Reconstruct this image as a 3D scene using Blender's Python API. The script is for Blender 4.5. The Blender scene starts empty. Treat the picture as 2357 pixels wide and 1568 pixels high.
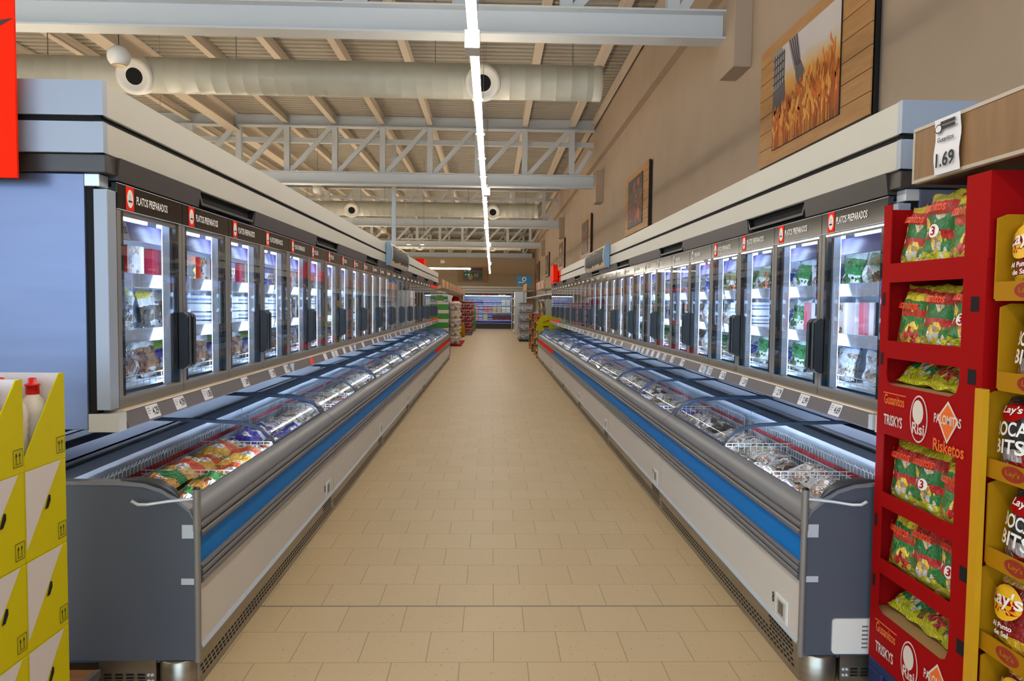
import bpy, math, random
from mathutils import Vector, Matrix
random.seed(7)
C = bpy.context.scene.collection
PI = math.pi
# ---------------------------------------------------------------- camera, world, light, exposure
def cam_basis(yaw, pitch, roll):
    f = Vector((math.sin(yaw)*math.cos(pitch), math.cos(yaw)*math.cos(pitch), math.sin(pitch)))
    r = f.cross(Vector((0, 0, 1))).normalized(); u = r.cross(f)
    c, s = math.cos(roll), math.sin(roll)
    return c*r+s*u, -s*r+c*u, -f
cd = bpy.data.cameras.new('camera'); cam = bpy.data.objects.new('camera', cd); C.objects.link(cam)
cd.sensor_width = 36; cd.lens = 1673.4/2357*36; cd.clip_start = .05; cd.clip_end = 200
bx_, by_, bz_ = cam_basis(.02795, -.04991, .01095)
cam.matrix_world = Matrix(((bx_.x, by_.x, bz_.x, 0), (bx_.y, by_.y, bz_.y, 0), (bx_.z, by_.z, bz_.z, 1.588), (0, 0, 0, 1)))
sc = bpy.context.scene
sc.camera = cam
sc.view_settings.view_transform = 'Standard'; sc.view_settings.look = 'None'
sc.view_settings.gamma = 1; sc.view_settings.exposure = 0.22
W = bpy.data.worlds.new('world'); sc.world = W; W.use_nodes = True
W.node_tree.nodes['Background'].inputs[0].default_value = (.62, .8, 1, 1)
W.node_tree.nodes['Background'].inputs[1].default_value = 1.6
LAMP_E = 34.0       # aisle LED lines
LED_E = 10.0         # refrigerator LED strips
def area(name, loc, rot, sx, sy, power, col):
    l = bpy.data.lights.new(name, 'AREA'); l.shape = 'RECTANGLE'; l.size = sx; l.size_y = sy; l.energy = power; l.color = col
    o = bpy.data.objects.new(name, l); o.location = loc; o.rotation_euler = rot; C.objects.link(o)
    return o
area('shopfront_daylight', (-4, -6.6, 2.3), (PI/2, 0, 0), 13, 3.6, 600, (.52, .75, 1))   # through the glazed shopfront behind the camera
try:
    sc.cycles.use_denoising = True
    sc.cycles.max_bounces = 7; sc.cycles.diffuse_bounces = 4; sc.cycles.glossy_bounces = 3
    sc.cycles.transparent_max_bounces = 14; sc.cycles.sample_clamp_indirect = 6
    sc.cycles.caustics_reflective = False; sc.cycles.caustics_refractive = False
except Exception:
    pass

# ---------------------------------------------------------------- materials
def lin(c):
    return tuple(((x/255)/12.92 if x/255 <= .04045 else ((x/255+.055)/1.055)**2.4) for x in c)+(1,)
_m = {}
def mat(name, c, rough=.5, metal=0, coat=0, spec=None):
    if name in _m: return _m[name]
    m = bpy.data.materials.new(name); m.use_nodes = True; b = m.node_tree.nodes['Principled BSDF']
    b.inputs['Base Color'].default_value = lin(c); b.inputs['Roughness'].default_value = rough; b.inputs['Metallic'].default_value = metal
    if coat: b.inputs['Coat Weight'].default_value = coat; b.inputs['Coat Roughness'].default_value = .12
    if spec is not None: b.inputs['Specular IOR Level'].default_value = spec
    _m[name] = m; return m
def nod(m, t, **k):
    n = m.node_tree.nodes.new(t)
    for a, v in k.items(): setattr(n, a, v)
    return n
def emit(name, c, s):
    if name in _m: return _m[name]
    m = bpy.data.materials.new(name); m.use_nodes = True; nt = m.node_tree
    nt.nodes.remove(nt.nodes['Principled BSDF']); e = nod(m, 'ShaderNodeEmission')
    e.inputs[0].default_value = lin(c); e.inputs[1].default_value = s
    nt.links.new(e.outputs[0], nt.nodes['Material Output'].inputs[0]); _m[name] = m; return m
def glass(name, tint, ior=1.5, base=0.0, gain=1.6):
    if name in _m: return _m[name]
    m = bpy.data.materials.new(name); m.use_nodes = True; nt = m.node_tree; nt.nodes.remove(nt.nodes['Principled BSDF'])
    t = nod(m, 'ShaderNodeBsdfTransparent'); t.inputs[0].default_value = tint+(1,)
    g = nod(m, 'ShaderNodeBsdfGlossy'); g.inputs['Roughness'].default_value = .015
    f = nod(m, 'ShaderNodeFresnel'); ge = nod(m, 'ShaderNodeNewGeometry'); io = nod(m, 'ShaderNodeMix', data_type='FLOAT'); io.inputs[2].default_value = ior; io.inputs[3].default_value = 1/ior
    nt.links.new(ge.outputs['Backfacing'], io.inputs[0]); nt.links.new(io.outputs[0], f.inputs[0])
    a = nod(m, 'ShaderNodeMath', operation='MULTIPLY_ADD', use_clamp=True); a.inputs[1].default_value = gain; a.inputs[2].default_value = base
    x = nod(m, 'ShaderNodeMixShader'); L = nt.links
    L.new(f.outputs[0], a.inputs[0]); L.new(a.outputs[0], x.inputs[0]); L.new(t.outputs[0], x.inputs[1]); L.new(g.outputs[0], x.inputs[2])
    L.new(x.outputs[0], nt.nodes['Material Output'].inputs[0]); _m[name] = m; return m
def ramp(m, stops, const=True):
    r = nod(m, 'ShaderNodeValToRGB'); cr = r.color_ramp; cr.interpolation = 'CONSTANT' if const else 'LINEAR'
    while len(cr.elements) > 1: cr.elements.remove(cr.elements[-1])
    cr.elements[0].position = stops[0][0]; cr.elements[0].color = lin(stops[0][1])
    for p, c in stops[1:]:
        e = cr.elements.new(p); e.color = lin(c)
    return r
def bag(name, bands, spots=(), amt=.06, sp_scale=6, rough=.22, crease=.5, axis=2):
    """printed plastic film: bands of colour up the pack, blobs of printed food, creased gloss"""
    if name in _m: return _m[name]
    m = mat(name, bands[0][1], rough, 0, .6 if rough < .3 else .2); nt = m.node_tree; L = nt.links; b = nt.nodes['Principled BSDF']
    tc = nod(m, 'ShaderNodeTexCoord'); sx = nod(m, 'ShaderNodeSeparateXYZ'); L.new(tc.outputs['Generated'], sx.inputs[0])
    n = nod(m, 'ShaderNodeTexNoise'); n.inputs['Scale'].default_value = 4; n.inputs['Detail'].default_value = 3; L.new(tc.outputs['Generated'], n.inputs[0])
    ma = nod(m, 'ShaderNodeMath', operation='MULTIPLY_ADD'); ma.inputs[1].default_value = amt*2; L.new(n.outputs[0], ma.inputs[0])
    sb = nod(m, 'ShaderNodeMath', operation='SUBTRACT'); sb.inputs[1].default_value = amt; L.new(sx.outputs[axis], sb.inputs[0]); L.new(sb.outputs[0], ma.inputs[2])
    r = ramp(m, bands); L.new(ma.outputs[0], r.inputs[0]); col = r.outputs[0]
    if spots:     # a window in the print showing pieces of food
        n2 = nod(m, 'ShaderNodeTexNoise'); n2.inputs['Scale'].default_value = sp_scale*.6; n2.inputs['Detail'].default_value = 2; L.new(tc.outputs['Generated'], n2.inputs[0])
        vo = nod(m, 'ShaderNodeTexVoronoi'); vo.inputs['Scale'].default_value = sp_scale*2.2; L.new(tc.outputs['Generated'], vo.inputs[0])
        vs_ = nod(m, 'ShaderNodeSeparateColor'); L.new(vo.outputs['Color'], vs_.inputs[0])
        cs = [c for _, c in spots]; st = []
        for k, c in enumerate(cs): st += [(k/len(cs), c), ((k+.35)/len(cs), tuple(int(v*.68) for v in c)), ((k+.7)/len(cs), tuple(min(255, int(v*1.2)+8) for v in c))]
        fr = ramp(m, st); L.new(vs_.outputs[0], fr.inputs[0])
        g = nod(m, 'ShaderNodeMath', operation='GREATER_THAN'); g.inputs[1].default_value = spots[0][0]-.1; L.new(n2.outputs[0], g.inputs[0])
        zr = nod(m, 'ShaderNodeMath', operation='LESS_THAN'); zr.inputs[1].default_value = .68; L.new(ma.outputs[0], zr.inputs[0])
        z2 = nod(m, 'ShaderNodeMath', operation='GREATER_THAN'); z2.inputs[1].default_value = .1; L.new(ma.outputs[0], z2.inputs[0])
        mm = nod(m, 'ShaderNodeMath', operation='MULTIPLY'); L.new(g.outputs[0], mm.inputs[0]); L.new(zr.outputs[0], mm.inputs[1])
        m2 = nod(m, 'ShaderNodeMath', operation='MULTIPLY'); L.new(mm.outputs[0], m2.inputs[0]); L.new(z2.outputs[0], m2.inputs[1])
        mx = nod(m, 'ShaderNodeMix', data_type='RGBA'); L.new(m2.outputs[0], mx.inputs[0]); L.new(col, mx.inputs[6]); L.new(fr.outputs[0], mx.inputs[7]); col = mx.outputs[2]
    L.new(col, b.inputs['Base Color'])
    n3 = nod(m, 'ShaderNodeTexNoise'); n3.inputs['Scale'].default_value = 5; n3.inputs['Detail'].default_value = 5; n3.inputs['Distortion'].default_value = 2.2
    L.new(tc.outputs['Generated'], n3.inputs[0])
    bp = nod(m, 'ShaderNodeBump'); bp.inputs['Strength'].default_value = min(1, crease*1.6); bp.inputs['Distance'].default_value = .04
    L.new(n3.outputs[0], bp.inputs['Height']); L.new(bp.outputs[0], b.inputs['Normal']); L.new(bp.outputs[0], b.inputs['Coat Normal'])
    return m
def noisy(name, c1, c2, scale=3, rough=.6, stretch=(1, 1, 1), metal=0, coord='Object', detail=4, bump=0):
    if name in _m: return _m[name]
    m = mat(name, c1, rough, metal); nt = m.node_tree; L = nt.links; b = nt.nodes['Principled BSDF']
    tc = nod(m, 'ShaderNodeTexCoord'); mp = nod(m, 'ShaderNodeMapping'); mp.inputs['Scale'].default_value = stretch
    n = nod(m, 'ShaderNodeTexNoise'); n.inputs['Scale'].default_value = scale; n.inputs['Detail'].default_value = detail
    r = ramp(m, [(.3, c1), (.7, c2)], False); L.new(tc.outputs[coord], mp.inputs[0]); L.new(mp.outputs[0], n.inputs[0]); L.new(n.outputs[0], r.inputs[0]); L.new(r.outputs[0], b.inputs['Base Color'])
    if bump:
        bp = nod(m, 'ShaderNodeBump'); bp.inputs['Strength'].default_value = bump; L.new(n.outputs[0], bp.inputs['Height']); L.new(bp.outputs[0], b.inputs['Normal'])
    return m
def floor_mat():
    m = mat('floor_tiles', (190, 165, 125), .5); nt = m.node_tree; L = nt.links; b = nt.nodes['Principled BSDF']
    tc = nod(m, 'ShaderNodeTexCoord'); mp = nod(m, 'ShaderNodeMapping'); mp.inputs['Location'].default_value = (-.0215+30, -3.151-.3+60, 0)
    br = nod(m, 'ShaderNodeTexBrick'); br.offset = .5; br.inputs['Scale'].default_value = 1
    br.inputs['Brick Width'].default_value = .3; br.inputs['Row Height'].default_value = .3; br.inputs['Mortar Size'].default_value = .0022
    br.inputs['Color1'].default_value = lin((199, 175, 138)); br.inputs['Color2'].default_value = lin((194, 170, 132)); br.inputs['Mortar'].default_value = lin((146, 128, 100)); br.inputs['Mortar Smooth'].default_value = .2
    L.new(tc.outputs['Object'], mp.inputs[0]); L.new(mp.outputs[0], br.inputs[0])
    n = nod(m, 'ShaderNodeTexNoise'); n.inputs['Scale'].default_value = 60; n.inputs['Detail'].default_value = 1; L.new(tc.outputs['Object'], n.inputs[0])
    g = nod(m, 'ShaderNodeMath', operation='GREATER_THAN'); g.inputs[1].default_value = .715; L.new(n.outputs[0], g.inputs[0])
    mx = nod(m, 'ShaderNodeMix', data_type='RGBA'); L.new(g.outputs[0], mx.inputs[0]); L.new(br.outputs[0], mx.inputs[6]); mx.inputs[7].default_value = lin((172, 134, 92))
    L.new(mx.outputs[2], b.inputs['Base Color'])
    bp = nod(m, 'ShaderNodeBump'); bp.inputs['Strength'].default_value = .25; bp.inputs['Distance'].default_value = .002; bp.invert = True
    L.new(br.outputs['Fac'], bp.inputs['Height']); L.new(bp.outputs[0], b.inputs['Normal'])
    return m
STEEL = (196, 198, 202)
M = dict(
    floor=floor_mat(), joint=mat('expansion_joint', (120, 112, 100), .6), wall=noisy('wall_paint', (174, 154, 132), (180, 160, 138), 1.5, .8),
    deck=mat('roof_deck', (170, 164, 150), .6), steelw=mat('white_steel', (206, 212, 216), .5), purlin=mat('purlin_paint', (214, 200, 180), .55),
    duct=noisy('duct_sheet', (180, 181, 168), (190, 190, 178), 2, .35, (1, 1, 1)), white=mat('white_enamel', (226, 224, 216), .35), black=mat('black_plastic', (18, 18, 20), .35),
    void=mat('dark_void', (6, 6, 7), .9), cream=mat('cream_panel', (186, 184, 175), .45), dark=mat('dark_band', (56, 50, 47), .4), blackg=mat('black_glass', (24, 22, 21), .15),
    alu=mat('brushed_aluminium', (138, 134, 128), .4, .35), alul=mat('light_aluminium', (200, 208, 216), .32, .25), stain=noisy('stainless_sheet', (150, 142, 128), (166, 158, 144), 3, .34, (1, 1, 14), .9),
    endsteel=noisy('satin_end_panel', (98, 108, 136), (104, 114, 142), 2, .34, (1, 1, 8), .45), slate=mat('slate_panel', (78, 84, 95), .42), blue=mat('blue_strip', (2, 122, 208), .5, 0, 0, .12),
    bump=mat('grey_bumper', (106, 105, 109), .42), rail=mat('grey_top_rail', (120, 121, 126), .45), lid=mat('blue_grey_frame', (62, 76, 96), .32), ice=mat('ice_white', (212, 226, 236), .4),
    liner=mat('white_liner', (224, 232, 238), .45), lip=mat('shelf_lip', (182, 196, 222), .12, 0, .6), lav=mat('lavender_lip', (120, 116, 176), .25), wire=mat('white_wire', (226, 230, 234), .35),
    led=emit('cool_led', (190, 216, 255), LED_E), lamp=emit('lamp_diffuser', (255, 246, 230), LAMP_E), upfill=emit('added_uplight', (255, 236, 208), LAMP_E*.75), glass=glass('door_glass', (.93, .96, .98)), lidg=glass('lid_glass', (.88, .93, .97), 1.45, 0, .75),
    red=mat('sign_red', (252, 38, 4), .7, 0, 0, .1), redd=mat('display_red', (158, 4, 6), .7, 0, 0, .12), ink=mat('print_black', (20, 20, 22), .6), pw=mat('print_white', (236, 236, 232), .55), paper=mat('ticket_paper', (224, 224, 230), .7),
    railg=mat('price_rail_grey', (104, 100, 102), .3), yel=mat('carton_yellow', (204, 192, 2), .6, 0, 0, .2), grey=mat('print_grey', (214, 208, 208), .6), card=mat('kraft_card', (168, 132, 88), .8),
    wood=noisy('pale_oak', (176, 126, 70), (192, 144, 86), 2.2, .5, (1, 1, 9)), wooddk=noisy('brown_wood', (128, 88, 54), (150, 106, 66), 3, .5, (1, 8, 1)), gold=mat('tray_yellow', (170, 120, 2), .6, 0, 0, .2), orange=mat('print_orange', (240, 112, 30), .5),
    navy=mat('pallet_blue', (26, 44, 92), .4), green=mat('print_green', (40, 150, 60), .5), milk=mat('bottle_white', (226, 222, 220), .3), cap=mat('cap_red', (214, 20, 26), .3),
    maroon=mat('lip_print', (150, 40, 24), .5), sky=mat('sign_blue', (46, 140, 200), .5), beige=mat('sign_beige', (204, 182, 148), .5), bluegrey=mat('sign_edge', (130, 160, 186), .4), tagred=mat('ticket_red', (226, 70, 56), .6))

# ---------------------------------------------------------------- mesh builder
_text = {}
def text_geo(s):
    if s not in _text:
        c = bpy.data.curves.new('t', 'FONT'); c.body = s; c.size = 1; c.offset = .02; c.resolution_u = 3
        o = bpy.data.objects.new('t', c); C.objects.link(o); dg = bpy.context.evaluated_depsgraph_get()
        me = bpy.data.meshes.new_from_object(o.evaluated_get(dg))
        v = [(p.co.x, p.co.y) for p in me.vertices]; f = [tuple(p.vertices) for p in me.polygons]
        bpy.data.objects.remove(o); bpy.data.curves.remove(c); bpy.data.meshes.remove(me)
        x0 = min(p[0] for p in v); x1 = max(p[0] for p in v); y0 = min(p[1] for p in v); y1 = max(p[1] for p in v)
        _text[s] = ([(p[0]-x0, p[1]-y0) for p in v], f, x1-x0, y1-y0)
    return _text[s]
class MB:
    def __init__(s): s.v = []; s.f = []; s.m = []; s.sm = []; s.mats = []
    def mi(s, m):
        if m not in s.mats: s.mats.append(m)
        return s.mats.index(m)
    def add(s, vs, fs, m, smooth=False, T=None):
        b = len(s.v); k = s.mi(m)
        s.v += [tuple(T @ Vector(p)) if T else tuple(p) for p in vs]
        for f in fs: s.f.append(tuple(i+b for i in f)); s.m.append(k); s.sm.append(smooth)
        return s
    def box(s, x0, x1, y0, y1, z0, z1, m, T=None):
        if x0 > x1: x0, x1 = x1, x0
        if y0 > y1: y0, y1 = y1, y0
        if z0 > z1: z0, z1 = z1, z0
        return s.add([(x0, y0, z0), (x1, y0, z0), (x1, y1, z0), (x0, y1, z0), (x0, y0, z1), (x1, y0, z1), (x1, y1, z1), (x0, y1, z1)],
                     [(0, 3, 2, 1), (4, 5, 6, 7), (0, 1, 5, 4), (1, 2, 6, 5), (2, 3, 7, 6), (3, 0, 4, 7)], m, False, T)
    def prism(s, poly, ax, a0, a1, m, smooth=False, cap=True):
        """poly: 2-D outline; ax 'x': (y,z), 'y': (x,z), 'z': (x,y)"""
        def P(p, a): return (a, p[0], p[1]) if ax == 'x' else ((p[0], a, p[1]) if ax == 'y' else (p[0], p[1], a))
        n = len(poly); vs = [P(p, a0) for p in poly]+[P(p, a1) for p in poly]
        fs = [(i, (i+1) % n, n+(i+1) % n, n+i) for i in range(n)]
        ar = sum(poly[i][0]*poly[(i+1) % n][1]-poly[(i+1) % n][0]*poly[i][1] for i in range(n))
        fl = (ar < 0) != (ax == 'y')
        if fl: fs = [f[::-1] for f in fs]
        s.add(vs, fs, m, smooth)
        if cap:
            c0, c1 = list(range(n))[::-1], list(range(n, 2*n))
            s.add(vs, [tuple(c0[::-1] if fl else c0), tuple(c1[::-1] if fl else c1)], m)
        return s
    def tube(s, path, r, m, n=8, cap=True):
        P = [Vector(p) for p in path]; rings = []; up = None
        for i, p in enumerate(P):
            d = ((P[i+1]-P[i]).normalized() if i < len(P)-1 else Vector((0, 0, 0)))+((P[i]-P[i-1]).normalized() if i else Vector((0, 0, 0)))
            d.normalize()
            if up is None: up = Vector((0, 0, 1)) if abs(d.z) < .9 else Vector((1, 0, 0))
            a = d.cross(up).normalized(); b = a.cross(d); up = b
            rr = r[i] if isinstance(r, (list, tuple)) else r
            rings.append([p+a*(math.cos(2*PI*k/n)*rr)+b*(math.sin(2*PI*k/n)*rr) for k in range(n)])
        vs = [q for R in rings for q in R]
        fs = [(i*n+k, (i+1)*n+k, (i+1)*n+(k+1) % n, i*n+(k+1) % n) for i in range(len(P)-1) for k in range(n)]
        s.add(vs, fs, m, True)
        if cap: s.add(vs, [tuple(range(n)), tuple(range((len(P)-1)*n, len(P)*n))[::-1]], m)
        return s
    def lathe(s, prof, c, m, n=16, axis='z', smooth=True):
        vs = []
        for r, h in prof:
            for k in range(n):
                a, b = math.cos(2*PI*k/n)*r, math.sin(2*PI*k/n)*r
                vs.append((c[0]+a, c[1]+b, c[2]+h) if axis == 'z' else ((c[0]+a, c[1]+h, c[2]+b) if axis == 'y' else (c[0]+h, c[1]+a, c[2]+b)))
        fs = [(i*n+k, i*n+(k+1) % n, (i+1)*n+(k+1) % n, (i+1)*n+k) for i in range(len(prof)-1) for k in range(n)]
        if axis == 'y': fs = [f[::-1] for f in fs]
        return s.add(vs, fs, m, smooth)
    def quad(s, o, a, b, m):
        o, a, b = Vector(o), Vector(a), Vector(b)
        return s.add([o, o+a, o+a+b, o+b], [(0, 1, 2, 3)], m)
    def disc(s, c, a, b, m, n=20):
        c, a, b = Vector(c), Vector(a), Vector(b)
        return s.add([c+a*math.cos(2*PI*k/n)+b*math.sin(2*PI*k/n) for k in range(n)], [tuple(range(n))], m)
    def text(s, t, o, right, up, h, m, w=None, center=True, fn=None, shear=0):
        """lettering: o = left/middle of the baseline, h = height, w = width"""
        v, f, tw, th = text_geo(t); o, right, up = Vector(o), Vector(right), Vector(up)
        k = h/th; kx = (w/tw) if w else k; x0 = -tw*kx/2 if center else 0
        vs = [o+right*(x0+p[0]*kx+shear*p[1]*k)+up*(p[1]*k) for p in v]
        if fn: vs = [fn(p) for p in vs]
        return s.add(vs, f, m)
    def mesh(s, name):
        me = bpy.data.meshes.new(name); me.from_pydata(s.v, [], s.f)
        for m in s.mats: me.materials.append(m)
        me.polygons.foreach_set('material_index', s.m); me.polygons.foreach_set('use_smooth', s.sm); me.update()
        return me
    def build(s, name, parent=None, loc=(0, 0, 0), rot=(0, 0, 0), bevel=0):
        return link(name, s.mesh(name), parent, loc, rot, bevel)
def link(name, me, parent=None, loc=(0, 0, 0), rot=(0, 0, 0), bevel=0):
    o = bpy.data.objects.new(name, me); C.objects.link(o); o.location = loc; o.rotation_euler = rot
    if parent: o.parent = parent
    if bevel:
        b = o.modifiers.new('bevel', 'BEVEL'); b.width = bevel; b.segments = 2; b.limit_method = 'ANGLE'; b.harden_normals = False
    return o
def tag(o, label=None, cat=None, group=None, kind=None):
    if label: o['label'] = label
    if cat: o['category'] = cat
    if group: o['group'] = group
    if kind: o['kind'] = kind
    return o
def thing(name, label, cat, loc=(0, 0, 0), rz=0, group=None):
    o = bpy.data.objects.new(name, None); C.objects.link(o); o.location = loc; o.rotation_euler = (0, 0, rz); o.empty_display_size = .1
    return tag(o, label, cat, group)
_ch = {}
def copy_tree(o, parent=None):
    c = o.copy(); C.objects.link(c)
    if parent: c.parent = parent
    for ch in o.children: copy_tree(ch, c)
    return c
def place(o, loc, rz=0, label=None):
    o.location = loc; o.rotation_euler = (0, 0, rz)
    if label: o['label'] = label
    return o
def struct(o): return tag(o, kind='structure')
ORD = ['first', 'second', 'third', 'fourth', 'fifth', 'sixth', 'seventh', 'eighth', 'ninth', 'tenth', 'eleventh', 'twelfth', 'thirteenth', 'fourteenth',
       'fifteenth', 'sixteenth', 'seventeenth', 'eighteenth', 'nineteenth', 'twentieth']+['twenty-'+w for w in ('first', 'second', 'third', 'fourth', 'fifth', 'sixth', 'seventh', 'eighth', 'ninth')]+['thirtieth']+['thirty-'+w for w in ('first', 'second', 'third')]

# ---------------------------------------------------------------- setting
XW, YB, ZC = 2.8, 48.3, 6.33
struct(MB().box(-14, XW, -7, YB, -.1, 0, M['floor']).build('floor'))
struct(MB().box(-1.2, 1.33, 3.746, 3.755, 0, .0015, M['joint']).build('trim_1'))
b = MB(); ys = []; y = -7.0
while y < YB: ys += [(y, 0), (y+.1, 0), (y+.125, .05), (y+.175, .05)]; y += .2
for i in range(len(ys)-1):
    (a, za), (c, zc) = ys[i], ys[i+1]
    b.add([(-14, a, ZC+za), (XW, a, ZC+za), (XW, c, ZC+zc), (-14, c, ZC+zc)], [(3, 2, 1, 0)], M['deck'])
struct(b.build('ceiling'))
struct(MB().box(XW, XW+.2, -7, YB, 0, 6.6, M['wall']).build('wall_right'))
struct(MB().box(-14, XW+.2, YB, YB+.2, 0, 6.6, mat('back_wall_lightened', (206, 180, 145), .8)).build('wall_back'))  # wall colour lightened here in place of light that barely reaches it
struct(MB().box(-14.2, -14, -7, YB+.2, 0, 6.6, M['wall']).build('wall_left'))
f = MB().box(-14.2, XW+.2, -7.2, -7, 4.1, 6.6, M['wall']).box(-14.2, -11, -7.2, -7, 0, 4.1, M['wall']).box(2.5, XW+.2, -7.2, -7, 0, 4.1, M['wall']).box(-11, 2.5, -7.2, -7, 0, .4, M['wall'])
struct(f.build('wall_front'))
w = MB()
for i in range(10): w.box(-11+i*1.5-.03, -11+i*1.5+.03, -7.14, -7.06, .4, 4.1, M['alu'])
struct(w.box(-11, 2.5, -7.14, -7.06, 2.4, 2.46, M['alu']).build('window_1'))
struct(MB().box(XW-.12, XW, -7, YB, 5.35, ZC, M['wall']).build('trim_2'))

# ---------------------------------------------------------------- roof steel
PX = [2.02-1.215*i for i in range(14)]
def ibeam_y(x, z0, z1, w, t=.02): return [(x-w/2, z0), (x+w/2, z0), (x+w/2, z0+t), (x+t/2, z0+t), (x+t/2, z1-t), (x+w/2, z1-t), (x+w/2, z1), (x-w/2, z1), (x-w/2, z1-t), (x-t/2, z1-t), (x-t/2, z0+t), (x-w/2, z0+t)]
def truss(y, n, where):
    t = thing('roof_truss', f'white steel lattice roof truss, {n} of five from the viewer'+where, 'truss', (0, y, 0), 0, 'roof trusses')
    x0, x1 = -13.9, 2.6
    for nm, z0, z1, w in (('bottom_chord', 4.6, 4.92, .26), ('top_chord', 6.05, ZC-.01, .24)):
        MB().prism(ibeam_y(0, z0, z1, w, .022), 'x', x0, x1, M['steelw']).build(nm, t)
    MB().box(x0, x1, .1, .2, 5.68, 5.8, M['steelw']).build('tie_bar', t)
    for i, x in enumerate(PX[:13]):
        MB().prism([(x-.07, -.06), (x+.07, -.06), (x+.07, -.045), (x+.01, -.045), (x+.01, .045), (x+.07, .045), (x+.07, .06), (x-.07, .06), (x-.07, .045), (x-.01, .045), (x-.01, -.045), (x-.07, -.045)], 'z', 4.92, 6.05, M['steelw']).build('vertical_post', t)
        xe = x+1.215 if i else 2.6
        ze = 6.05 if i else 5.55
        a, e = Vector((x+.1, 0, 4.93)), Vector((xe-.1, 0, ze)); d = (e-a).normalized(); q = Vector((-d.z, 0, d.x))*.055
        b = MB()
        for yy in (-.05, .035): b.add([a-q+Vector((0, yy, 0)), e-q+Vector((0, yy, 0)), e+q+Vector((0, yy, 0)), a+q+Vector((0, yy, 0)), a-q+Vector((0, yy+.015, 0)), e-q+Vector((0, yy+.015, 0)), e+q+Vector((0, yy+.015, 0)), a+q+Vector((0, yy+.015, 0))],
                [(0, 1, 2, 3), (7, 6, 5, 4), (0, 4, 5, 1), (1, 5, 6, 2), (2, 6, 7, 3), (3, 7, 4, 0)], M['steelw'])
        b.add([a-q*.15+Vector((0, -.05, 0)), e-q*.15+Vector((0, -.05, 0)), e-q*.15+Vector((0, .05, 0)), a-q*.15+Vector((0, .05, 0)), a+q*.15+Vector((0, -.05, 0)), e+q*.15+Vector((0, -.05, 0)), e+q*.15+Vector((0, .05, 0)), a+q*.15+Vector((0, .05, 0))], [(3, 2, 1, 0), (4, 5, 6, 7)], M['steelw'])
        b.build('diagonal_brace', t)
    return t
TY = [8.4, 18.95, 29.0, 39.4, 47.9]
for i, y in enumerate(TY):
    truss(y, ['first', 'second', 'third', 'fourth', 'fifth'][i], ['', '', '', '', ', against the back wall'][i])
    if i < 4:
        tag(MB().box(2.6, XW, y-.42, y+.1, 4.2, 5.0, M['wall']).build('beam_bracket', bevel=.006), f'taupe box bracket on the right wall carrying the {ORD[i]} roof truss', 'bracket', 'wall brackets under the trusses')
for i, x in enumerate(PX[:13]):
    if i == 7: continue
    tag(MB().prism(ibeam_y(x, 6.13, ZC-.005, .13, .014), 'y', -7, YB, M['purlin']).build('roof_purlin'), f'painted steel purlin running lengthwise under the roof deck, {ORD[i]} from the right wall', 'purlin', 'roof purlins')
tag(MB().prism(ibeam_y(-6.6, 5.92, ZC-.005, .3, .02), 'y', -7, YB, M['purlin']).build('roof_girder'), 'deep painted steel girder running lengthwise between the purlins on the left', 'girder')
tag(MB().prism(ibeam_y(2.58, 6.2, ZC-.005, .1, .012), 'y', -7, YB, M['purlin']).build('roof_angle'), 'slim pale steel angle along the top of the right wall under the deck', 'beam')

# ---------------------------------------------------------------- ducts
def duct(y, n, xs):
    t = thing('air_duct', f'round cream ventilation duct crossing the ceiling, {n} from the viewer', 'duct', (0, y, 4.98), 0, 'ventilation ducts')
    prof = []; x = -13.5
    while x < 1.5:
        prof += [(.262, x), (.262, x+.215), (.2635, x+.218), (.2635, x+.226)]; x += .233
    prof = [(0.0, -13.5)]+prof+[(.262, 1.5), (0, 1.5)]
    MB().lathe([(r, h) for r, h in prof], (0, 0, 0), M['duct'], 28, 'x').build('duct_tube', t)
    for x in xs:
        d = MB().lathe([(.27, .1), (.27, -.28), (.255, -.315), (.2, -.32), (.17, -.29), (.12, -.283)], (0, 0, 0), M['white'], 28, 'y'); d.build('nozzle', t, (x, 0, 0), (.36, 0, 0))
        MB().disc((0, -.284, 0), (.122, 0, 0), (0, 0, .122), M['void'], 24).build('nozzle_opening', t, (x, 0, 0), (.36, 0, 0))
    for x in (-12, -9.3, -6.7, -3.9, -.9, 1.2): MB().tube([(x, 0, .26), (x, 0, 1.35)], .008, M['alu'], 6).build('hanger_rod', t)
for i, y in enumerate((11.3, 26.6, 42.5)): duct(y, ['nearest', 'second', 'third'][i], [(-5.3, -.17), (-5.05, -.0), (-4.2, .0)][i])

# ---------------------------------------------------------------- aisle lamps
LX, LZ = -.15, 3.46
def lamp_seg(y0, y1, label, x=LX, group='luminous lines over the aisle'):
    t = thing('line_lamp', label, 'lamp', (x, y0, LZ), 0, group); L = y1-y0
    MB().box(-.03, .03, 0, L, .02, .07, M['white']).build('lamp_housing', t)
    MB().box(-.033, .033, .01, L-.01, 0, .022, M['lamp']).box(-.03, .03, .01, L-.01, .07, .076, M['upfill']).build('diffuser', t)  # glowing strip on the top side is added to brighten the ceiling
    for q in (.12, .72): MB().tube([(0, L*q, .07), (0, L*q, ZC-LZ-.03)], .003, M['alu'], 4).build('suspension_wire', t)
    b = MB()
    for q in (.2, .4, .6, .8): b.box(-.05, .05, L*q-.01, L*q+.01, .02, .035, M['white'])
    b.build('clip', t)
    return t
marks = [-6, -1, 5.35, 12.4, 18.0, 23.4, 28.8, 34.2, 39.6, 45]
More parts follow.
